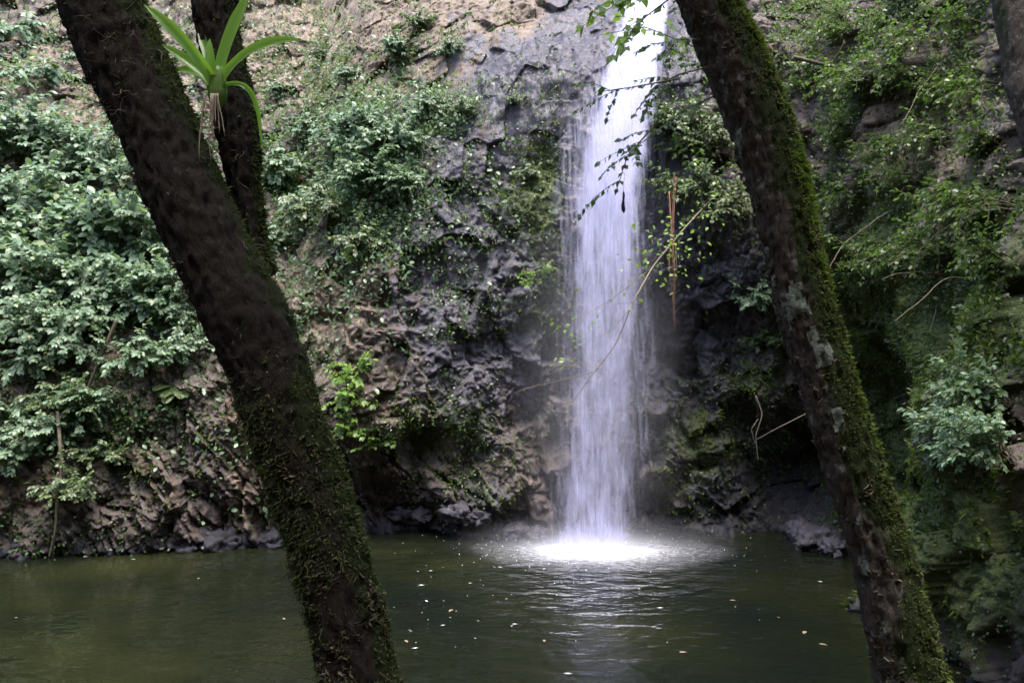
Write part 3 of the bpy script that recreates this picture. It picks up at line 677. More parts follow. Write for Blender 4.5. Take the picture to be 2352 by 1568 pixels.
MID = [('M1', 640, 420, 1.2, 'pale leafy shrub just right of the forked limb with the bromeliad'), ('M2', 700, 500, 1.1, 'pale shrub low down right of the forked limb'), ('B1', 780, 340, .7, 'pale shrub at the left of the middle leafy clump'),
       ('B2', 830, 310, .65, 'pale shrub topping the middle leafy clump'), ('B0', 890, 340, .65, 'pale shrub in the middle leafy clump nearest the bare slope'), ('M1', 960, 260, .8, 'light green shrub at the right of the middle leafy clump'),
       ('M0', 1060, 255, .55, 'green trailing shrub hanging over the wet purple slab'), ('B0', 850, 430, .65, 'shrub with drooping pale leaves at the bottom of the middle leafy clump'), ('M2', 930, 440, .7, 'green shrub hanging at the lower right of the middle leafy clump'),
       ('M0', 760, 480, 1.0, 'green shrub over the dark gap below the middle leafy clump'), ('M1', 640, 560, .8, 'small pale shrub beside the fork of the dark trunk'), ('M0', 1170, 230, .32, 'small green shrub on the lower edge of the wet purple slab'),
       ('M0', 1210, 400, .4, 'green shrub on the mossy rock left of the falling water'), ('M0', 830, 560, .8, 'dull green shrub on the brown face under the leafy clump'),
       ('M2', 900, 130, .8, 'small pale shrub on the bare brown slope near the top'), ('M1', 1020, 130, .6, 'pale tuft below the rusty earth at the top'), ('M0', 740, 130, .6, 'small green tuft at the top right of the bromeliad'), ('M2', 640, 220, .6, 'small pale tuft just right of the bromeliad'),
       ('M2', 800, 180, .6, 'small pale tuft in the middle of the bare brown slope'), ('M0', 950, 60, .6, 'green tuft beside the rusty earth at the very top'), ('M1', 700, 300, .7, 'pale tuft at the lower edge of the bare brown slope')]
for a in MID: plant(*a, group=GM)
GY = 'bright seedlings on the rock face'
for a in [('Y0', 800, 920, 1.2, 'largest bright green seedling right of the dark trunk'), ('Y1', 820, 850, 1.0, 'bright seedling above the largest one beside the dark trunk'), ('Y0', 790, 990, .9, 'bright seedling low beside the dark trunk'), ('Y1', 1240, 640, .8, 'bright seedling on the rock left of the falling water'),
          ('Y0', 870, 1020, .8, 'bright seedling near the black cleft in the rock'), ('Y1', 830, 590, .7, 'pale bright seedling alone on the brown face'), ('Y0', 940, 980, .6, 'tiny bright seedling above the black cleft')]: plant(*a, group=GY, cat='seedling')
GR = 'twiggy shrubs trailing down the right bank'
RL = 'fine leaved twiggy shrub trailing down the shaded right bank'
for k, (x, y) in enumerate([(1960, 60), (2060, 40), (2160, 90), (2260, 60), (1900, 170), (2010, 180), (2110, 190), (2210, 200), (2300, 190), (1960, 300), (2080, 330), (2190, 300), (2300, 330), (1900, 420), (2010, 440), (2130, 430), (2250, 450), (2330, 470),
                            (1950, 560), (2070, 580), (2200, 570), (2320, 600)]):
    plant('T%d' % (k % 3), x, y, .62 + .2 * RS.rand(), RL, GR, turn=-.7)
GN = 'shrubs beside the falling water'
for a in [('T1', 1560, 260, .8, 'twiggy green shrub at the top right edge of the falling water'), ('T0', 1650, 330, .9, 'twiggy shrub between the falling water and the right trunk'), ('T1', 1600, 430, .9, 'twiggy shrub over the rusty hanging roots'), ('T2', 1680, 480, .9, 'twiggy shrub tucked left of the right trunk at mid height'),
          ('M1', 1730, 690, .7, 'pale green shrub above the cave, left of the right trunk'), ('M0', 1760, 780, .6, 'green shrub hanging over the cave mouth'), ('M0', 1600, 350, .8, 'green leafy shrub close right of the white water')]: plant(*a, group=GN)
# nearer shrub reaching in from the right
for a in [('B0', 2330, 930, .55, 'bright leafy shrub reaching in at the right edge, topmost spray'), ('B2', 2270, 1010, .55, 'bright leafy shrub spray beside the right edge, middle one'), ('B1', 2330, 1060, .5, 'bright leafy shrub spray at the right edge, lowest one')]:
    plant(*a, group='bright shrubs at the right edge', turn=-.3, lift=.1)

# ------------------------------------------------------------------ trees
def spline(pts, n):
    pts = np.asarray(pts, float); t = np.r_[0, np.cumsum(np.linalg.norm(np.diff(pts[:, :3], axis=0), axis=1))]
    u = np.linspace(0, t[-1], n); o = np.stack([np.interp(u, t, pts[:, k]) for k in range(pts.shape[1])], 1)
    return smooth(o, max(3, n // 28), 0)

def trunk(name, pts, m, parent, seed, moss_dir=(1, 0, .6), moss_amt=.6, n=420, nr=72, lump=.06, taper=None):
    """pts rows: x, y, z, radius"""
    c = spline(pts, n); C, rd = c[:, :3], c[:, 3]
    T = norm(np.gradient(C, axis=0)); A = norm(np.cross(T, [0, 1., 0])); B = np.cross(T, A)
    th = np.linspace(0, 2 * np.pi, nr, endpoint=False)
    D = np.cos(th)[None, :, None] * A[:, None] + np.sin(th)[None, :, None] * B[:, None]
    base = C[:, None] + rd[:, None, None] * D
    L = np.r_[0, np.cumsum(np.linalg.norm(np.diff(C, axis=0), axis=1))]
    bp = base.reshape(-1, 3)
    al = np.stack([np.cos(th)[None].repeat(n, 0) * .10, np.sin(th)[None].repeat(n, 0) * .10, L[:, None].repeat(nr, 1) * .28], -1).reshape(-1, 3)
    rr_ = np.repeat(rd, nr)
    h = lump * rr_ * 1.6 * fbm(bp * 5, 3, seed) + .020 * (.35 - np.abs(fbm(al * 55, 4, seed + 3)) * 2)  + .008 * fbm(bp * 55, 3, seed + 7)
    Dn = D.reshape(-1, 3)
    V = bp + Dn * h[:, None]
    ms = np.clip((Dn @ norm(np.array(moss_dir, float))) * .9 + .0 + moss_amt - .5 + .5 * fbm(bp * 3, 3, seed + 11), 0, 1)
    ii = np.arange(n - 1)[:, None] * nr; jj = np.arange(nr)[None]; j2 = (jj + 1) % nr
    q = np.stack([ii + jj, ii + j2, ii + nr + j2, ii + nr + jj], -1).reshape(-1, 4)
    o = build(name, V, [q], m, parent, {'moss': ms, 'buv': al * 10})
    return o, V, Dn, ms, rr_

def fur(name, V, Dn, w, n, lo_, hi_, wid, m, parent, grav=.4, curl=.6, tm=BLADE, along=None):
    c = np.cumsum(np.maximum(w, 0)); k = np.searchsorted(c, RS.rand(n) * c[-1])
    d = Dn[k] + RS.normal(size=(n, 3)) * curl; d[:, 2] -= grav
    x, y, z = leaf_axes(d, Dn[k], .8)
    ln_ = lo_ + (hi_ - lo_) * RS.rand(n) ** 2
    gg = Geo(); gg.inst(tm, V[k] - Dn[k] * .004, x, y, z, np.stack([wid * (.7 + .6 * RS.rand(n)), ln_, ln_], 1), RS.rand(n))
    return tag(gg.build(name, m, parent), kind='stuff')

def strands(name, V, Dn, w, n, lo_, hi_, rad, m, parent, grav=1.2, wob=.9, seg_=8):
    c = np.cumsum(np.maximum(w, 0)); gg = Geo()
    for k in np.searchsorted(c, RS.rand(n) * c[-1]):
        p = arc(V[k] - Dn[k] * .01, Dn[k] + RS.normal(size=3) * .5, lo_ + (hi_ - lo_) * RS.rand() ** 2, seg_, grav, wob)
        gg.tube(p, np.linspace(rad, rad * .4, seg_), 4)
    return tag(gg.build(name, m, parent), kind='stuff')

def edges(rows, Y0_, Y1_, extra_top, extra_bot):
    """rows: survey y, left x, right x of the trunk's outline -> centre line and radius"""
    o = []
    ys = [r[0] for r in rows]
    for k, (y, l, r_) in enumerate(rows):
        Yd = Y0_ + (Y1_ - Y0_) * (y - ys[0]) / (ys[-1] - ys[0])
        a = rows[max(0, k - 1)]; b = rows[min(len(rows) - 1, k + 1)]
        sl = ((b[1] + b[2]) - (a[1] + a[2])) / 2 / max(1, b[0] - a[0]); cosv = 1 / math.sqrt(1 + sl * sl)
        p = at((l + r_) / 2, y, Yd); o.append([*p, (r_ - l) / 2 * K / FPX * Yd * cosv])
    return [list(e) for e in extra_top] + o + [list(e) for e in extra_bot]

def crown(parent, centre, rad, n, leaf, m, clumps=26, stems=None):
    cs = np.array(centre) + norm(RS.normal(size=(clumps, 3))) * (RS.rand(clumps, 1) ** .5) * np.array(rad)
    k = RS.randint(0, clumps, n)
    P = cs[k] + RS.normal(size=(n, 3)) * np.array(rad) * .16
    d = RS.normal(size=(n, 3)); d[:, 2] -= .4
    x, y, z = leaf_axes(d, np.array([0, 0, 1.]), .6)
    gg = Geo(); gg.inst(LEAF, P, x, y, z, leaf * (.7 + .6 * RS.rand(n)), RS.rand(n)); gg.build('crown', m, parent)
    if stems is not None:
        st = Geo()
        for c in cs[:16]:
            p0 = np.array(stems); t = np.linspace(0, 1, 8)[:, None]
            p = p0 + (c - p0) * t + np.array([0, 0, 1]) * np.sin(t * np.pi) * .3 + RS.normal(size=(8, 3)) * .05
            st.tube(p, np.linspace(.06, .012, 8), 6)
        st.build('bough', M['stem'], parent)

# --- left leaning tree
LE = [(0, 130, 330), (170, 208, 402), (330, 288, 472), (430, 328, 515), (540, 372, 565), (620, 412, 615), (680, 442, 645), (790, 492, 692), (870, 530, 716), (1040, 588, 772), (1130, 622, 800), (1220, 652, 832), (1270, 668, 848), (1400, 702, 880), (1568, 745, 915)]
pts = edges(LE, 3.35, 2.95, [(-3.0, 3.3, 8.4, .07), (-2.3, 3.35, 6.6, .11)], [])
top = pts[2]
e = at(880, 1800, 2.8); pts.append([e[0], 2.82, e[2], .14]); e = at(905, 2060, 2.75); pts.append([e[0], 2.75, .75, .24])
lt = tag(empty('leaning_tree', (0, 0, 0)), 'dark forked tree trunk leaning left in front of the pool, carrying a bromeliad', 'tree')
tr, V, Dn, ms, rr_ = trunk('trunk', pts, M['bark_dark'], lt, 101, (1, .2, .5), .32, n=520)
tx_, ty_ = project(V)
inv = (ty_ > -80) & (ty_ < 1650)
fur('moss', V, Dn, np.clip(ms - .42, .008, 1) * inv, 9000, .008, .030, .030, M['dark_moss'], lt, .3, .8)
wl_ = np.exp(-(((tx_ - 610) / 50) ** 2 + ((ty_ - 1030) / 170) ** 2)) + np.exp(-(((tx_ - 690) / 45) ** 2 + ((ty_ - 1330) / 180) ** 2))
fur('moss', V, Dn, wl_ * inv * (Dn[:, 1] < .2), 4500, .008, .028, .028, M['dark_moss'], lt, .5, .8)
low = sstep(950, 1150, ty_) * inv
pat = sstep(.0, .35, fbm(V * 9, 3, 120))
fur('bark_flake', V, Dn, low * pat * (Dn[:, 1] < .3), 1500, .006, .018, .14, M['fibre'], lt, .5, 1.2)
fur('moss', V, Dn, low * sstep(-.1, .3, fbm(V * 7 + 5, 3, 125)) * (Dn[:, 1] < .5), 9000, .008, .030, .026, M['dark_moss'], lt, .9, .9)
tuft = sstep(1240, 1320, ty_) * (1 - sstep(1470, 1540, ty_)) * (Dn[:, 0] < -.5) + sstep(820, 900, ty_) * (1 - sstep(1000, 1100, ty_)) * (Dn[:, 0] < -.6)
strands('moss_tassel', V, Dn, tuft * (pat + .1), 420, .03, .10, .0016, M['dark_moss'], lt, 1.6, .7)
pat2 = np.exp(-(((tx_ - 275) / 50) ** 2 + ((ty_ - 150) / 110) ** 2)) * (Dn[:, 1] < 0)
strands('dead_root', V, Dn, pat2, 150, .04, .15, .0020, M['fibre'], lt, .8, 1.6)
strands('dead_root', V, Dn, (low + .10) * (pat + .1) * (Dn[:, 1] < .2) * inv, 900, .02, .10, .0014, M['fibre'], lt, .9, 1.9)
edge = (Dn[:, 0] < -.75) * inv * (pat * 1. + .05) * (ty_ < 950)
strands('root_hair', V, Dn, edge, 300, .04, .17, .0018, M['stem'], lt, .9, 1.0)
# forked limb behind the trunk
LB = [(0, 440, 540), (100, 460, 550), (230, 490, 586), (330, 503, 592), (420, 524, 600), (500, 545, 607), (560, 560, 612), (640, 580, 640)]
pl = edges(LB, 3.5, 3.3, [(-.95, 3.9, 6.8, .05), (-.7, 3.7, 5.4, .10)], [])
lm, V2, D2, ms2, _ = trunk('limb', pl, M['bark_dark'], lt, 131, (1, .2, .2), .38, n=260, nr=56)
tx2, ty2 = project(V2); in2 = (ty2 > -60) & (ty2 < 620)
fur('moss', V2, D2, np.clip(ms2 - .35, .02, 1) * in2, 4500, .008, .03, .03, M['dark_moss'], lm, .4, .8)
strands('dead_root', V2, D2, in2 * sstep(.1, .4, fbm(V2 * 8, 3, 140)) * (D2[:, 1] < .2), 90, .04, .14, .0018, M['fibre'], lm, .9, 1.2)
crown(lt, (-3.6, 2.2, 9.2), (2.2, 2.0, 1.2), 3200, .17, M['dark_leaf'], 26, (-3.0, 3.3, 8.3))

# --- bromeliad on the limb
bc = at(500, 205, 3.22); 
br = tag(empty('bromeliad', bc), 'bright green bromeliad rosette perched on the dark forked limb', 'bromeliad')
def strap(tip, via, width, twist=0., rn=.5, y_tip=None):
    p0 = np.zeros(3); t = np.linspace(0, 1, 22)[:, None]
    p = p0 * (1 - t) ** 2 + 2 * via * t * (1 - t) + tip * t ** 2
    T = norm(np.gradient(p, axis=0)); view = np.array([math.sin(twist), -math.cos(twist), 0.3])
    W_ = norm(np.cross(T, view)); Nn = np.cross(W_, T)
    w = width * np.interp(t[:, 0], [0, .1, .3, .7, .9, 1], [1.15, 1.0, .9, 1.0, .55, .03])[:, None]
    cols = [-1, -.5, 0, .5, 1]
    V = np.stack([p + W_ * w * c + Nn * w * .55 * (c * c) for c in cols], 1).reshape(-1, 3)
    q = [[a * 5 + b, a * 5 + b + 1, a * 5 + b + 6, a * 5 + b + 5] for a in range(21) for b in range(4)]
    g2_ = Geo(); g2_.add(V, None, q, np.clip(rn + np.repeat(t[:, 0], 5) * .3, 0, 1)); return g2_.build('leaf', M['brom'], br)
rel = lambda x, y, dy: at(x, y, 3.22 + dy) - bc
strap(rel(330, 10, -.10), rel(440, 95, -.10), .021, 0, .5)
strap(rel(585, -40, .05), rel(498, 120, .0), .021, .3, .6)
strap(rel(694, 92, -.08), rel(560, 85, -.06), .020, -.2, .45)
strap(rel(372, 102, .06), rel(450, 150, .1), .020, .2, .3)
strap(rel(482, 88, -.02), rel(480, 160, -.05), .017, .1, .95)
strap(rel(395, 165, .16), rel(440, 150, .12), .018, .3, .2)
strap(rel(455, 60, .22), rel(480, 120, .16), .018, -.3, .3)
strap(rel(600, 330, .02), rel(600, 150, -.05), .010, -.3, .2)
g2_ = Geo(); t = np.linspace(0, 1, 10)
g2_.tube(np.stack([t * 0, t * 0, -.07 + .15 * t], 1), .034 * np.interp(t, [0, .3, .7, 1], [.35, 1.05, .95, .6]), 14); g2_.build('leaf_base', M['bright_leaf'], br)
g2_ = Geo()
for k in range(10):
    x0 = RS.uniform(-.03, .03); p = arc((x0, -.055, -.03), (x0 * 2, -.05, -1), RS.uniform(.10, .27), 9, .4, .10); g2_.tube(p, np.linspace(.003, .0015, 9), 5)
M['paleroot'] = plain('paleroot', (.16, .12, .09), (.30, .24, .19), 30, .8); g2_.build('root', M['paleroot'], br)

# --- right leaning tree
RE = [(0, 1545, 1690), (100, 1597, 1745), (200, 1640, 1795), (330, 1692, 1832), (430, 1722, 1852), (540, 1747, 1873), (640, 1768, 1900), (740, 1792, 1928), (840, 1822, 1955), (940, 1852, 1985), (1100, 1900, 2036), (1260, 1950, 2092), (1420, 1988, 2134), (1568, 2020, 2175)]
pts = edges(RE, 3.75, 3.35, [(.15, 3.7, 8.2, .06), (.45, 3.75, 6.2, .13)], [])
e = at(2120, 1850, 3.3); pts.append([e[0], 3.28, e[2], .15]); e = at(2150, 2100, 3.25); pts.append([e[0], 3.25, .7, .25])
rt = tag(empty('leaning_tree', (0, 0, 0)), 'brown tree trunk leaning across the right half, its right side furred with bright moss', 'tree')
tr, V, Dn, ms, rr_ = trunk('trunk', pts, M['bark'], rt, 151, (1, -.4, .35), .92, n=520)
tx_, ty_ = project(V); inv = (ty_ > -80) & (ty_ < 1650)
top_ = 1 - .86 * sstep(300, 800, ty_)
fur('moss', V, Dn, (np.clip((Dn[:, 0] * .9 + Dn[:, 2] * .4 - .28) * 2, 0, 1)) * inv * top_ * (.2 + sstep(-.2, .3, fbm(V * 7, 3, 160))), 20000, .008, .034, .030, M['moss'], rt, .25)
fur('moss', V, Dn, np.clip(ms - .30, 0, 1) * inv * (Dn[:, 1] < .4) * (.15 + sstep(-.15, .25, fbm(V * 11, 3, 161))), 60000, .004, .019, .024, M['bark_moss'], rt, .3, .8)
fur('bark_flake', V, Dn, inv * (Dn[:, 1] < .3) * sstep(.05, .4, fbm(V * 10, 3, 170)), 2200, .005, .014, .2, M['fibre'], rt, .3, 1.0)
# lichen plates on the bark
def lichen(x, y, rx, ry):
    d = ((tx_ - x) / rx) ** 2 + ((ty_ - y) / ry) ** 2 + 1.1 * fbm(V * 30, 4, 180); ok = (Dn[:, 1] < -.1) & (d < 1)
    idx = np.nonzero(ok)[0]
    if len(idx) < 6: return
    nr = 72; sel = ok.reshape(-1, nr); Vr = V.reshape(-1, nr, 3) + Dn.reshape(-1, nr, 3) * (.004 + .004 * np.clip(1 - d, 0, 1).reshape(-1, nr)[..., None])
    q = []
    for a in range(sel.shape[0] - 1):
        if not sel[a].any(): continue
        for b in range(nr):
            b2 = (b + 1) % nr
            if sel[a, b] and sel[a, b2] and sel[a + 1, b] and sel[a + 1, b2]: q.append([a * nr + b, a * nr + b2, (a + 1) * nr + b2, (a + 1) * nr + b])
    if not q: return
    q = np.array(q); u_, inv_ = np.unique(q, return_inverse=True)
    build('lichen_patch', Vr.reshape(-1, 3)[u_], [inv_.reshape(-1, 4)], M['lichen'], rt)
M['lichen'] = plain('lichen', (.035, .042, .032), (.16, .19, .155), 60, .9, .8, 120)
for a in [(1828, 695, 36, 46), (1890, 815, 24, 42), (1752, 575, 18, 22), (1870, 770, 18, 30), (1925, 960, 16, 40), (1700, 330, 14, 40), (1660, 180, 8, 14), (1780, 640, 8, 20), (1815, 760, 10, 14), (1900, 890, 10, 16), (1940, 1020, 8, 30), (1975, 1190, 12, 20), (1990, 1300, 10, 26), (2030, 1450, 14, 22), (1735, 470, 10, 16), (2060, 1380, 10, 12), (1850, 740, 9, 9)]: lichen(*a)
crown(rt, (.6, 2.0, 9.0), (2.0, 1.8, 1.2), 3000, .15, M['dark_leaf'], 24, (.15, 3.7, 8.1))

# leafy twigs of the right tree hanging in front of the falling water
def leafy_branch(parent, pts_, subs, leaf, spacing, lm, r0=.006):
    st, fo_ = Geo(), Geo()
    p = spline(pts_, 40); st.tube(p, np.linspace(r0, r0 * .3, 40), 5)
    for k in range(subs):
        i = RS.randint(8, 39); dd = norm(p[min(39, i + 1)] - p[i - 1]) * .8 + RS.normal(size=3) * np.array([.6, .5, .5])
        q = arc(p[i], dd, RS.uniform(.08, .22), 6, .6); st.tube(q, np.linspace(r0 * .35, r0 * .2, 6), 4); leaves_on(fo_, q, spacing, leaf, SMALL, .1, .9)
    leaves_on(fo_, p, spacing * 1.4, leaf, SMALL, .3, .9)
    b = st.build('branch', M['stem'], parent); tag(fo_.build('leaf_spray', lm, b), kind='stuff'); return b
for ps, nsub in (([(1640, 150, 3.7), (1560, 170, 3.6), (1500, 200, 3.5), (1455, 265, 3.45)], 8), ([(1665, 210, 3.75), (1570, 250, 3.6), (1500, 310, 3.5), (1435, 350, 3.45)], 9), ([(1620, 90, 3.7), (1560, 90, 3.6), (1520, 130, 3.5)], 4),
                 ([(1560, 180, 3.5), (1450, 200, 3.45), (1365, 212, 3.4)], 3), ([(1500, 290, 3.5), (1440, 360, 3.45), (1415, 440, 3.4)], 3)):
    leafy_branch(rt, [at(*q) for q in ps], nsub, .030, .026, M['dark_leaf'], .004)
for ps, nsub in (([(1600, -60, 3.3), (1500, -20, 3.25), (1420, 10, 3.2)], 6), ([(1560, -20, 3.3), (1480, 40, 3.25), (1450, 75, 3.2)], 4)):
    leafy_branch(rt, [at(*q) for q in ps], nsub, .045, .05, M['bright_leaf'], .004)
leafy_branch(rt, [at(1700, 150, 3.75), at(1480, 60, 4.2), at(1370, 82, 4.3)], 3, .05, .055, M['bright_leaf'], .004)

# --- tree in the top right corner
pts = [(5.2, 7.2, 11, .2), (*at(2310, -200, 7.2), .2), (*at(2346, 30, 7.0), .19), (*at(2378, 200, 6.9), .20), (*at(2450, 420, 6.8), .22), (*at(2560, 760, 6.7), .26)]
ct = tag(empty('bank_tree', (0, 0, 0)), 'brown tree trunk cut off by the top right corner', 'tree')
trunk('trunk', pts, M['bark'], ct, 201, (-1, 0, .2), .05, n=260, nr=56)
crown(ct, (5.6, 5.6, 11.2), (2.3, 2.4, 1.2), 1500, .20, M['dark_leaf'], 34, (5.2, 7.2, 10.8))

# --- trees behind the viewer: they roof the near bank
def canopy_tree(x, y, h, cr, n, label):
    o = tag(empty('canopy_tree', (x, y, 1.)), label, 'tree', 'trees roofing the near bank')
    zb = float(np.interp(y, [-14, -2], [14.4, 1.2])) - .3
    tr_, *_ = trunk('trunk', [(x, y, zb, .28), (x + .1, y, zb + h * .4, .2), (x - .1, y + .1, zb + h * .75, .15), (x, y, zb + h, .08)], M['bark'], o, int(300 + x * 7 + y), n=120, nr=32)
    crown(o, (x, y, zb + h), cr, n, .24, M['dark_leaf'], 30, (x, y, zb + h - 1.0))
    for ch in o.children: ch.matrix_parent_inverse = Matrix.Translation(-o.location)
canopy_tree(-4.5, -1.5, 7.5, (2.8, 2.6, 1.3), 4500, 'tree standing behind the viewer on the left')
canopy_tree(1.2, -2.6, 8.0, (3.0, 2.6, 1.3), 4500, 'tree standing straight behind the viewer')
canopy_tree(5.6, -3.0, 8.5, (2.6, 2.6, 1.4), 4000, 'tree standing behind the viewer on the right')
canopy_tree(-9.5, -1.0, 8.0, (2.8, 2.8, 1.4), 4000, 'tree standing far to the left of the viewer')

# ------------------------------------------------------------------ the shrub whose bare bough reaches across the water
hb_, hn_, nh_ = hit(1700, 430)
os_ = tag(empty('overhanging_shrub', hb_), 'shrub right of the fall with a long thin bough drooping across the white water', 'shrub')
def sub(o): o.matrix_parent_inverse = Matrix.Translation(-os_.location); return o
gt, gl = Geo(), Geo()
main = [hb_, at(1640, 450, hb_[1] - .3), at(1575, 520, hb_[1] - .7), at(1500, 610, hb_[1] - 1.0), at(1455, 690, 11.3), at(1415, 790, 11.3), at(1345, 880, 11.3), at(1310, 930, 11.3), at(1270, 975, 11.35)]
pm = spline(main, 60); gt.tube(pm, np.linspace(.015, .004, 60), 6)
for a in ([(1490, 620, 11.3), (1400, 690, 11.2), (1300, 745, 11.2)], [(1370, 850, 11.3), (1300, 870, 11.3), (1230, 885, 11.4), (1180, 900, 11.4)], [(1320, 920, 11.3), (1280, 930, 11.4), (1250, 925, 11.4)],
          [(1455, 700, 11.3), (1400, 760, 11.2), (1340, 790, 11.2)], [(1340, 845, 11.4), (1290, 835, 11.4), (1240, 860, 11.4)]):
    p = spline([at(*q) for q in a], 16); gt.tube(p, np.linspace(.007, .003, 16), 5)
for cx, cy, n_l, sp in ((1305, 745, 26, .16), (1380, 720, 14, .2), (1320, 790, 12, .13), (1305, 830, 10, .1), (1530, 555, 70, .22), (1560, 600, 30, .22), (1500, 640, 20, .2), (1460, 590, 18, .2), (1600, 480, 50, .3)):
    c = at(cx, cy, 11.2); P = c + RS.normal(size=(n_l, 3)) * sp * np.array([1, .8, .6])
    d = RS.normal(size=(n_l, 3)) + np.array([-.6, 0, -.4]); x, y, z = leaf_axes(d, np.array([0, -.4, 1.]), .6)
    gl.inst(LEAF, P, x, y, z, .07 * (.5 + .7 * RS.rand(n_l)), RS.rand(n_l))
    for q in [v_ for v_ in P[::3] if np.min(np.linalg.norm(pm - v_, axis=1)) < .3]: gt.tube(np.array([pm[np.argmin(np.linalg.norm(pm - q, axis=1))], (q + c) / 2, q]), [.003, .003, .002], 4)
sub(gt.build('bough', M['twig'], os_)); sub(gl.build('foliage', M['bright_leaf'], os_))

# rusty roots hanging by the fall, lianas, a dead leaf on a thread
o = Geo()
for k in range(4):
    xx = 1540 + RS.uniform(-3, 9); p = spline([at(xx + RS.uniform(-8, 10), 420 + RS.uniform(-30, 90), 12.1), at(xx + RS.uniform(-9, 9), 520, 11.95), at(xx + 4 + RS.uniform(-6, 6), 610, 11.85), at(1548 + RS.uniform(-3, 4), 700, 11.85), at(1550, 720 + RS.uniform(0, 70), 11.85)], 24)
    o.tube(p, np.linspace(.013, .003, 24) * RS.uniform(.4, 1.1), 5)
tag(o.build('hanging_root', M['rustroot']), 'bundle of rusty orange roots hanging just right of the waterfall', 'root')
o = Geo()
for pp, r0 in (([(1735, 905), (1752, 950), (1735, 1000), (1742, 1060)], .009), ([(1742, 960), (1725, 985), (1735, 1020)], .006)):
    o.tube(spline([at(a, b, 12.0) for a, b in pp], 24), np.linspace(r0, r0 * .4, 24), 5)
tag(o.build('hanging_root', M['twig']), 'short crooked pale root dangling in front of the black cave', 'root')
o = Geo(); o.tube(spline([at(1735, 1010, 11.6), at(1780, 985, 11.4), at(1840, 955, 11.2), at(1870, 940, 11.1)], 20), np.linspace(.004, .009, 20), 5)
st_ = o.build('fallen_branch', M['twig']); tag(st_, 'thin pale stick slanting across the black cave mouth', 'branch')
h0 = hit(140, 1000)[0][1] - .25
o = Geo(); o.tube(spline([at(132, 940, h0), at(138, 1020, h0 - .1), at(142, 1090, h0 - .1), at(130, 1150, h0 - .15), at(128, 1215, h0 - .15), at(112, 1282, h0 - .1)], 40), np.linspace(.026, .016, 40), 6)
o.tube(spline([at(136, 1080, h0 - .1), at(118, 1120, h0 - .15), at(104, 1180, h0 - .15)], 16), np.linspace(.014, .006, 16), 5)
tag(o.build('liana', M['twig']), 'pale crooked liana hanging down the left bank to the water', 'liana')
h0 = hit(270, 830)[0][1] - .35
for pp, lab in (([(270, 730), (240, 800), (205, 880), (195, 930)], 'thin dark stem slanting down through the shaded left bank'), ([(1820, 130), (1900, 150), (2010, 160)], 'mossy bough slanting behind the top of the right trunk')):
    yy = h0 if pp[0][0] < 1000 else hit(1900, 150)[0][1] - .5
    o = Geo(); o.tube(spline([at(a, b, yy) for a, b in pp], 24), np.linspace(.03, .018, 24), 6); tag(o.build('fallen_branch', M['stem']), lab, 'branch')
# bare twigs criss crossing the right bank
for k in range(8):
    x, y = RS.uniform(1900, 2340), RS.uniform(60, 800); P, Nn, nh = hit(x, y)
    d = np.array([-.75, -.2, -.6 + RS.normal() * .35]) + RS.normal(size=3) * .15
    o = Geo(); o.tube(arc(P + Nn * .12, d, RS.uniform(.5, 1.3), 12, .1, .25), np.linspace(.007, .003, 12), 5)
    tag(o.build('bare_twig', M['twig']), 'thin bare twig slanting over the right bank', 'twig', 'bare twigs on the right bank')
dl = tag(empty('dead_leaf', at(1432, 470, 3.4)), 'curled dead leaf dangling in front of the white water', 'leaf')
o = Geo(); c0 = at(1432, 470, 3.4)
o.tube(np.array([[0, 0, .05], [.001, 0, .035], [0, 0, .02], [-.002, 0, .0], [0, 0, -.018], [.002, 0, -.03]]), [.003, .005, .004, .007, .008, .002], 8); o.build('leaf_blade', M['fibre'], dl)
o = Geo(); o.tube(np.array([[0, 0, .05], [.002, 0, .09], [.01, .0, .16]]), .0006, 4); o.build('thread', M['stem'], dl)

# ------------------------------------------------------------------ rocks along the waterline
def rock(loc, sc, m, label, group, seed, soak_shade=.85):
    import bmesh
    bm = bmesh.new(); bmesh.ops.create_icosphere(bm, subdivisions=4, radius=1)
    v = np.array([q.co[:] for q in bm.verts]); _, _, hh = voro(v * 1.7 + seed, seed); _, _, h2 = voro(v * 4 + seed, seed + 9)
    v = v * (1 + .5 * hh + .16 * h2 + .05 * fbm(v * 6, 3, seed))[:, None] * np.array(sc)
    f = np.array([[q.index for q in p.verts] for p in bm.faces]); bm.free()
    o = build('wet_rock', v, [f], m, None, {'wet': np.ones(len(v)), 'soil': np.zeros(len(v)), 'moss': np.zeros(len(v)), 'soak_shade': np.full(len(v), soak_shade), 'slab': np.zeros(len(v))}, loc=loc)
    o.rotation_euler = (0, 0, RS.uniform(0, 6)); return tag(o, label, 'rock', group)
for k, x in enumerate([20, 75, 165, 215, 300, 360, 430, 500, 545, 610, 660]):
    y = np.interp(x, [0, 640], [1278, 1258]) - 4; Yd = CAMZ * FPX / (y * K - 341)
    p = at(x, y, Yd); s = RS.uniform(.13, .28)
    rock((p[0], p[1] + .1, .04), (s * 1.3, s, s * .9), M['cliff'], 'dark wet rock at the waterline below the left bank', 'wet rocks along the left waterline', 400 + k)
for k, (x, y, s, lab) in enumerate([(1840, 1222, .20, 'pale glistening rock by the water, farthest left of the cave mouth group'), (1880, 1243, .26, 'pale glistening rock by the water under the cave, the largest there'), (1915, 1258, .17, 'small glistening rock by the water touching the right trunk')]):
    Yd = CAMZ * FPX / (y * K - 341) - .3; p = at(x, y, Yd); rock((p[0], p[1], .08), (s * 1.4, s, s * .8), M['cliff'], lab, 'glistening rocks under the cave', 440 + k, .2)
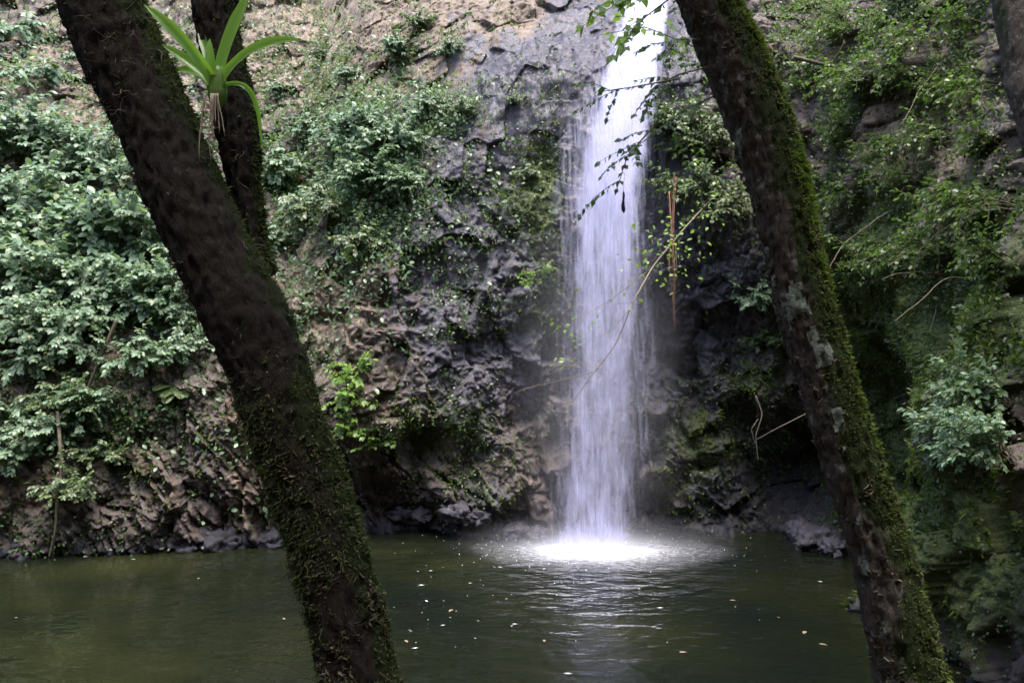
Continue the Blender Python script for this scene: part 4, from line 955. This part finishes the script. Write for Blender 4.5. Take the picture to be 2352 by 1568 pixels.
for k, (x, y, s) in enumerate([(930, 1185, .20), (985, 1170, .16), (1045, 1165, .18), (1100, 1175, .15), (1180, 1225, .16), (1240, 1225, .16)]):
    P, Nn, nh = hit(x, y); rock(P + Nn * .1, (s * 1.3, s, s * .8), M['cliff'], 'jagged rock jutting above the dark undercut near the falling water', 'jagged rocks over the undercut', 460 + k, .4)

# leaves floating on the pool
ft = None
for x, y in [(125, 1287), (310, 1286), (930, 1471), (1100, 1428), (1850, 1450), (1690, 1380), (1790, 1420), (455, 1330), (650, 1420), (40, 1420), (1560, 1500), (1040, 1400), (1880, 1480), (690, 1345), (1250, 1470)]:
    Yd = CAMZ * FPX / (y * K - 341); p = at(x, y, Yd)
    if ft is None:
        gg = Geo(); gg.add(LEAF[0] * np.array([.09, .1, .06]), LEAF[1], LEAF[2], .9); ft = o = gg.build('floating_leaf', M['litter'])
    else: o = ft.copy(); COL.objects.link(o)
    o.location = (p[0], p[1], .012); o.rotation_euler = (0, 0, RS.uniform(0, 6)); o.scale = (RS.uniform(.4, .9),) * 3
    tag(o, 'small pale leaf floating on the dark pool', 'leaf', 'leaves floating on the pool')

# ------------------------------------------------------------------ light and camera
EL, AZ = 76.0, 165.0                                                    # sun height; bearing clockwise from +y
w = bpy.data.worlds.new('World'); SC.world = w; w.use_nodes = True
nt = w.node_tree; bg = nt.nodes['Background']
sky = nt.nodes.new('ShaderNodeTexSky'); sky.sky_type = 'NISHITA'; sky.sun_disc = False
sky.sun_elevation = R(EL); sky.sun_rotation = R(AZ); sky.air_density = 1.0; sky.dust_density = 3.0
nt.links.new(sky.outputs[0], bg.inputs[0]); bg.inputs[1].default_value = .15
sd = bpy.data.lights.new('sun', 'SUN'); sd.energy = 1.4; sd.angle = R(30); sd.color = (1, .96, .90)
so = bpy.data.objects.new('sun', sd); COL.objects.link(so)
v = Vector((math.sin(R(AZ)) * math.cos(R(EL)), math.cos(R(AZ)) * math.cos(R(EL)), math.sin(R(EL))))
so.rotation_euler = v.to_track_quat('Z', 'Y').to_euler()

cd = bpy.data.cameras.new('camera'); cam = bpy.data.objects.new('camera', cd); COL.objects.link(cam)
cd.sensor_width = 36; cd.lens = 36 * FPX / 1024; cd.clip_end = 500; cd.clip_start = .05
cam.location = (0, 0, CAMZ); cam.rotation_euler = (R(90), 0, 0)
SC.camera = cam
SC.view_settings.view_transform = 'Standard'; SC.view_settings.look = 'None'; SC.view_settings.gamma = 1; SC.view_settings.exposure = 2.3
SC.cycles.max_bounces = 6; SC.cycles.volume_bounces = 1; SC.cycles.diffuse_bounces = 3; SC.cycles.glossy_bounces = 3; SC.cycles.transmission_bounces = 4; SC.cycles.transparent_max_bounces = 24
SC.cycles.use_denoising = True; SC.cycles.caustics_reflective = False; SC.cycles.caustics_refractive = False
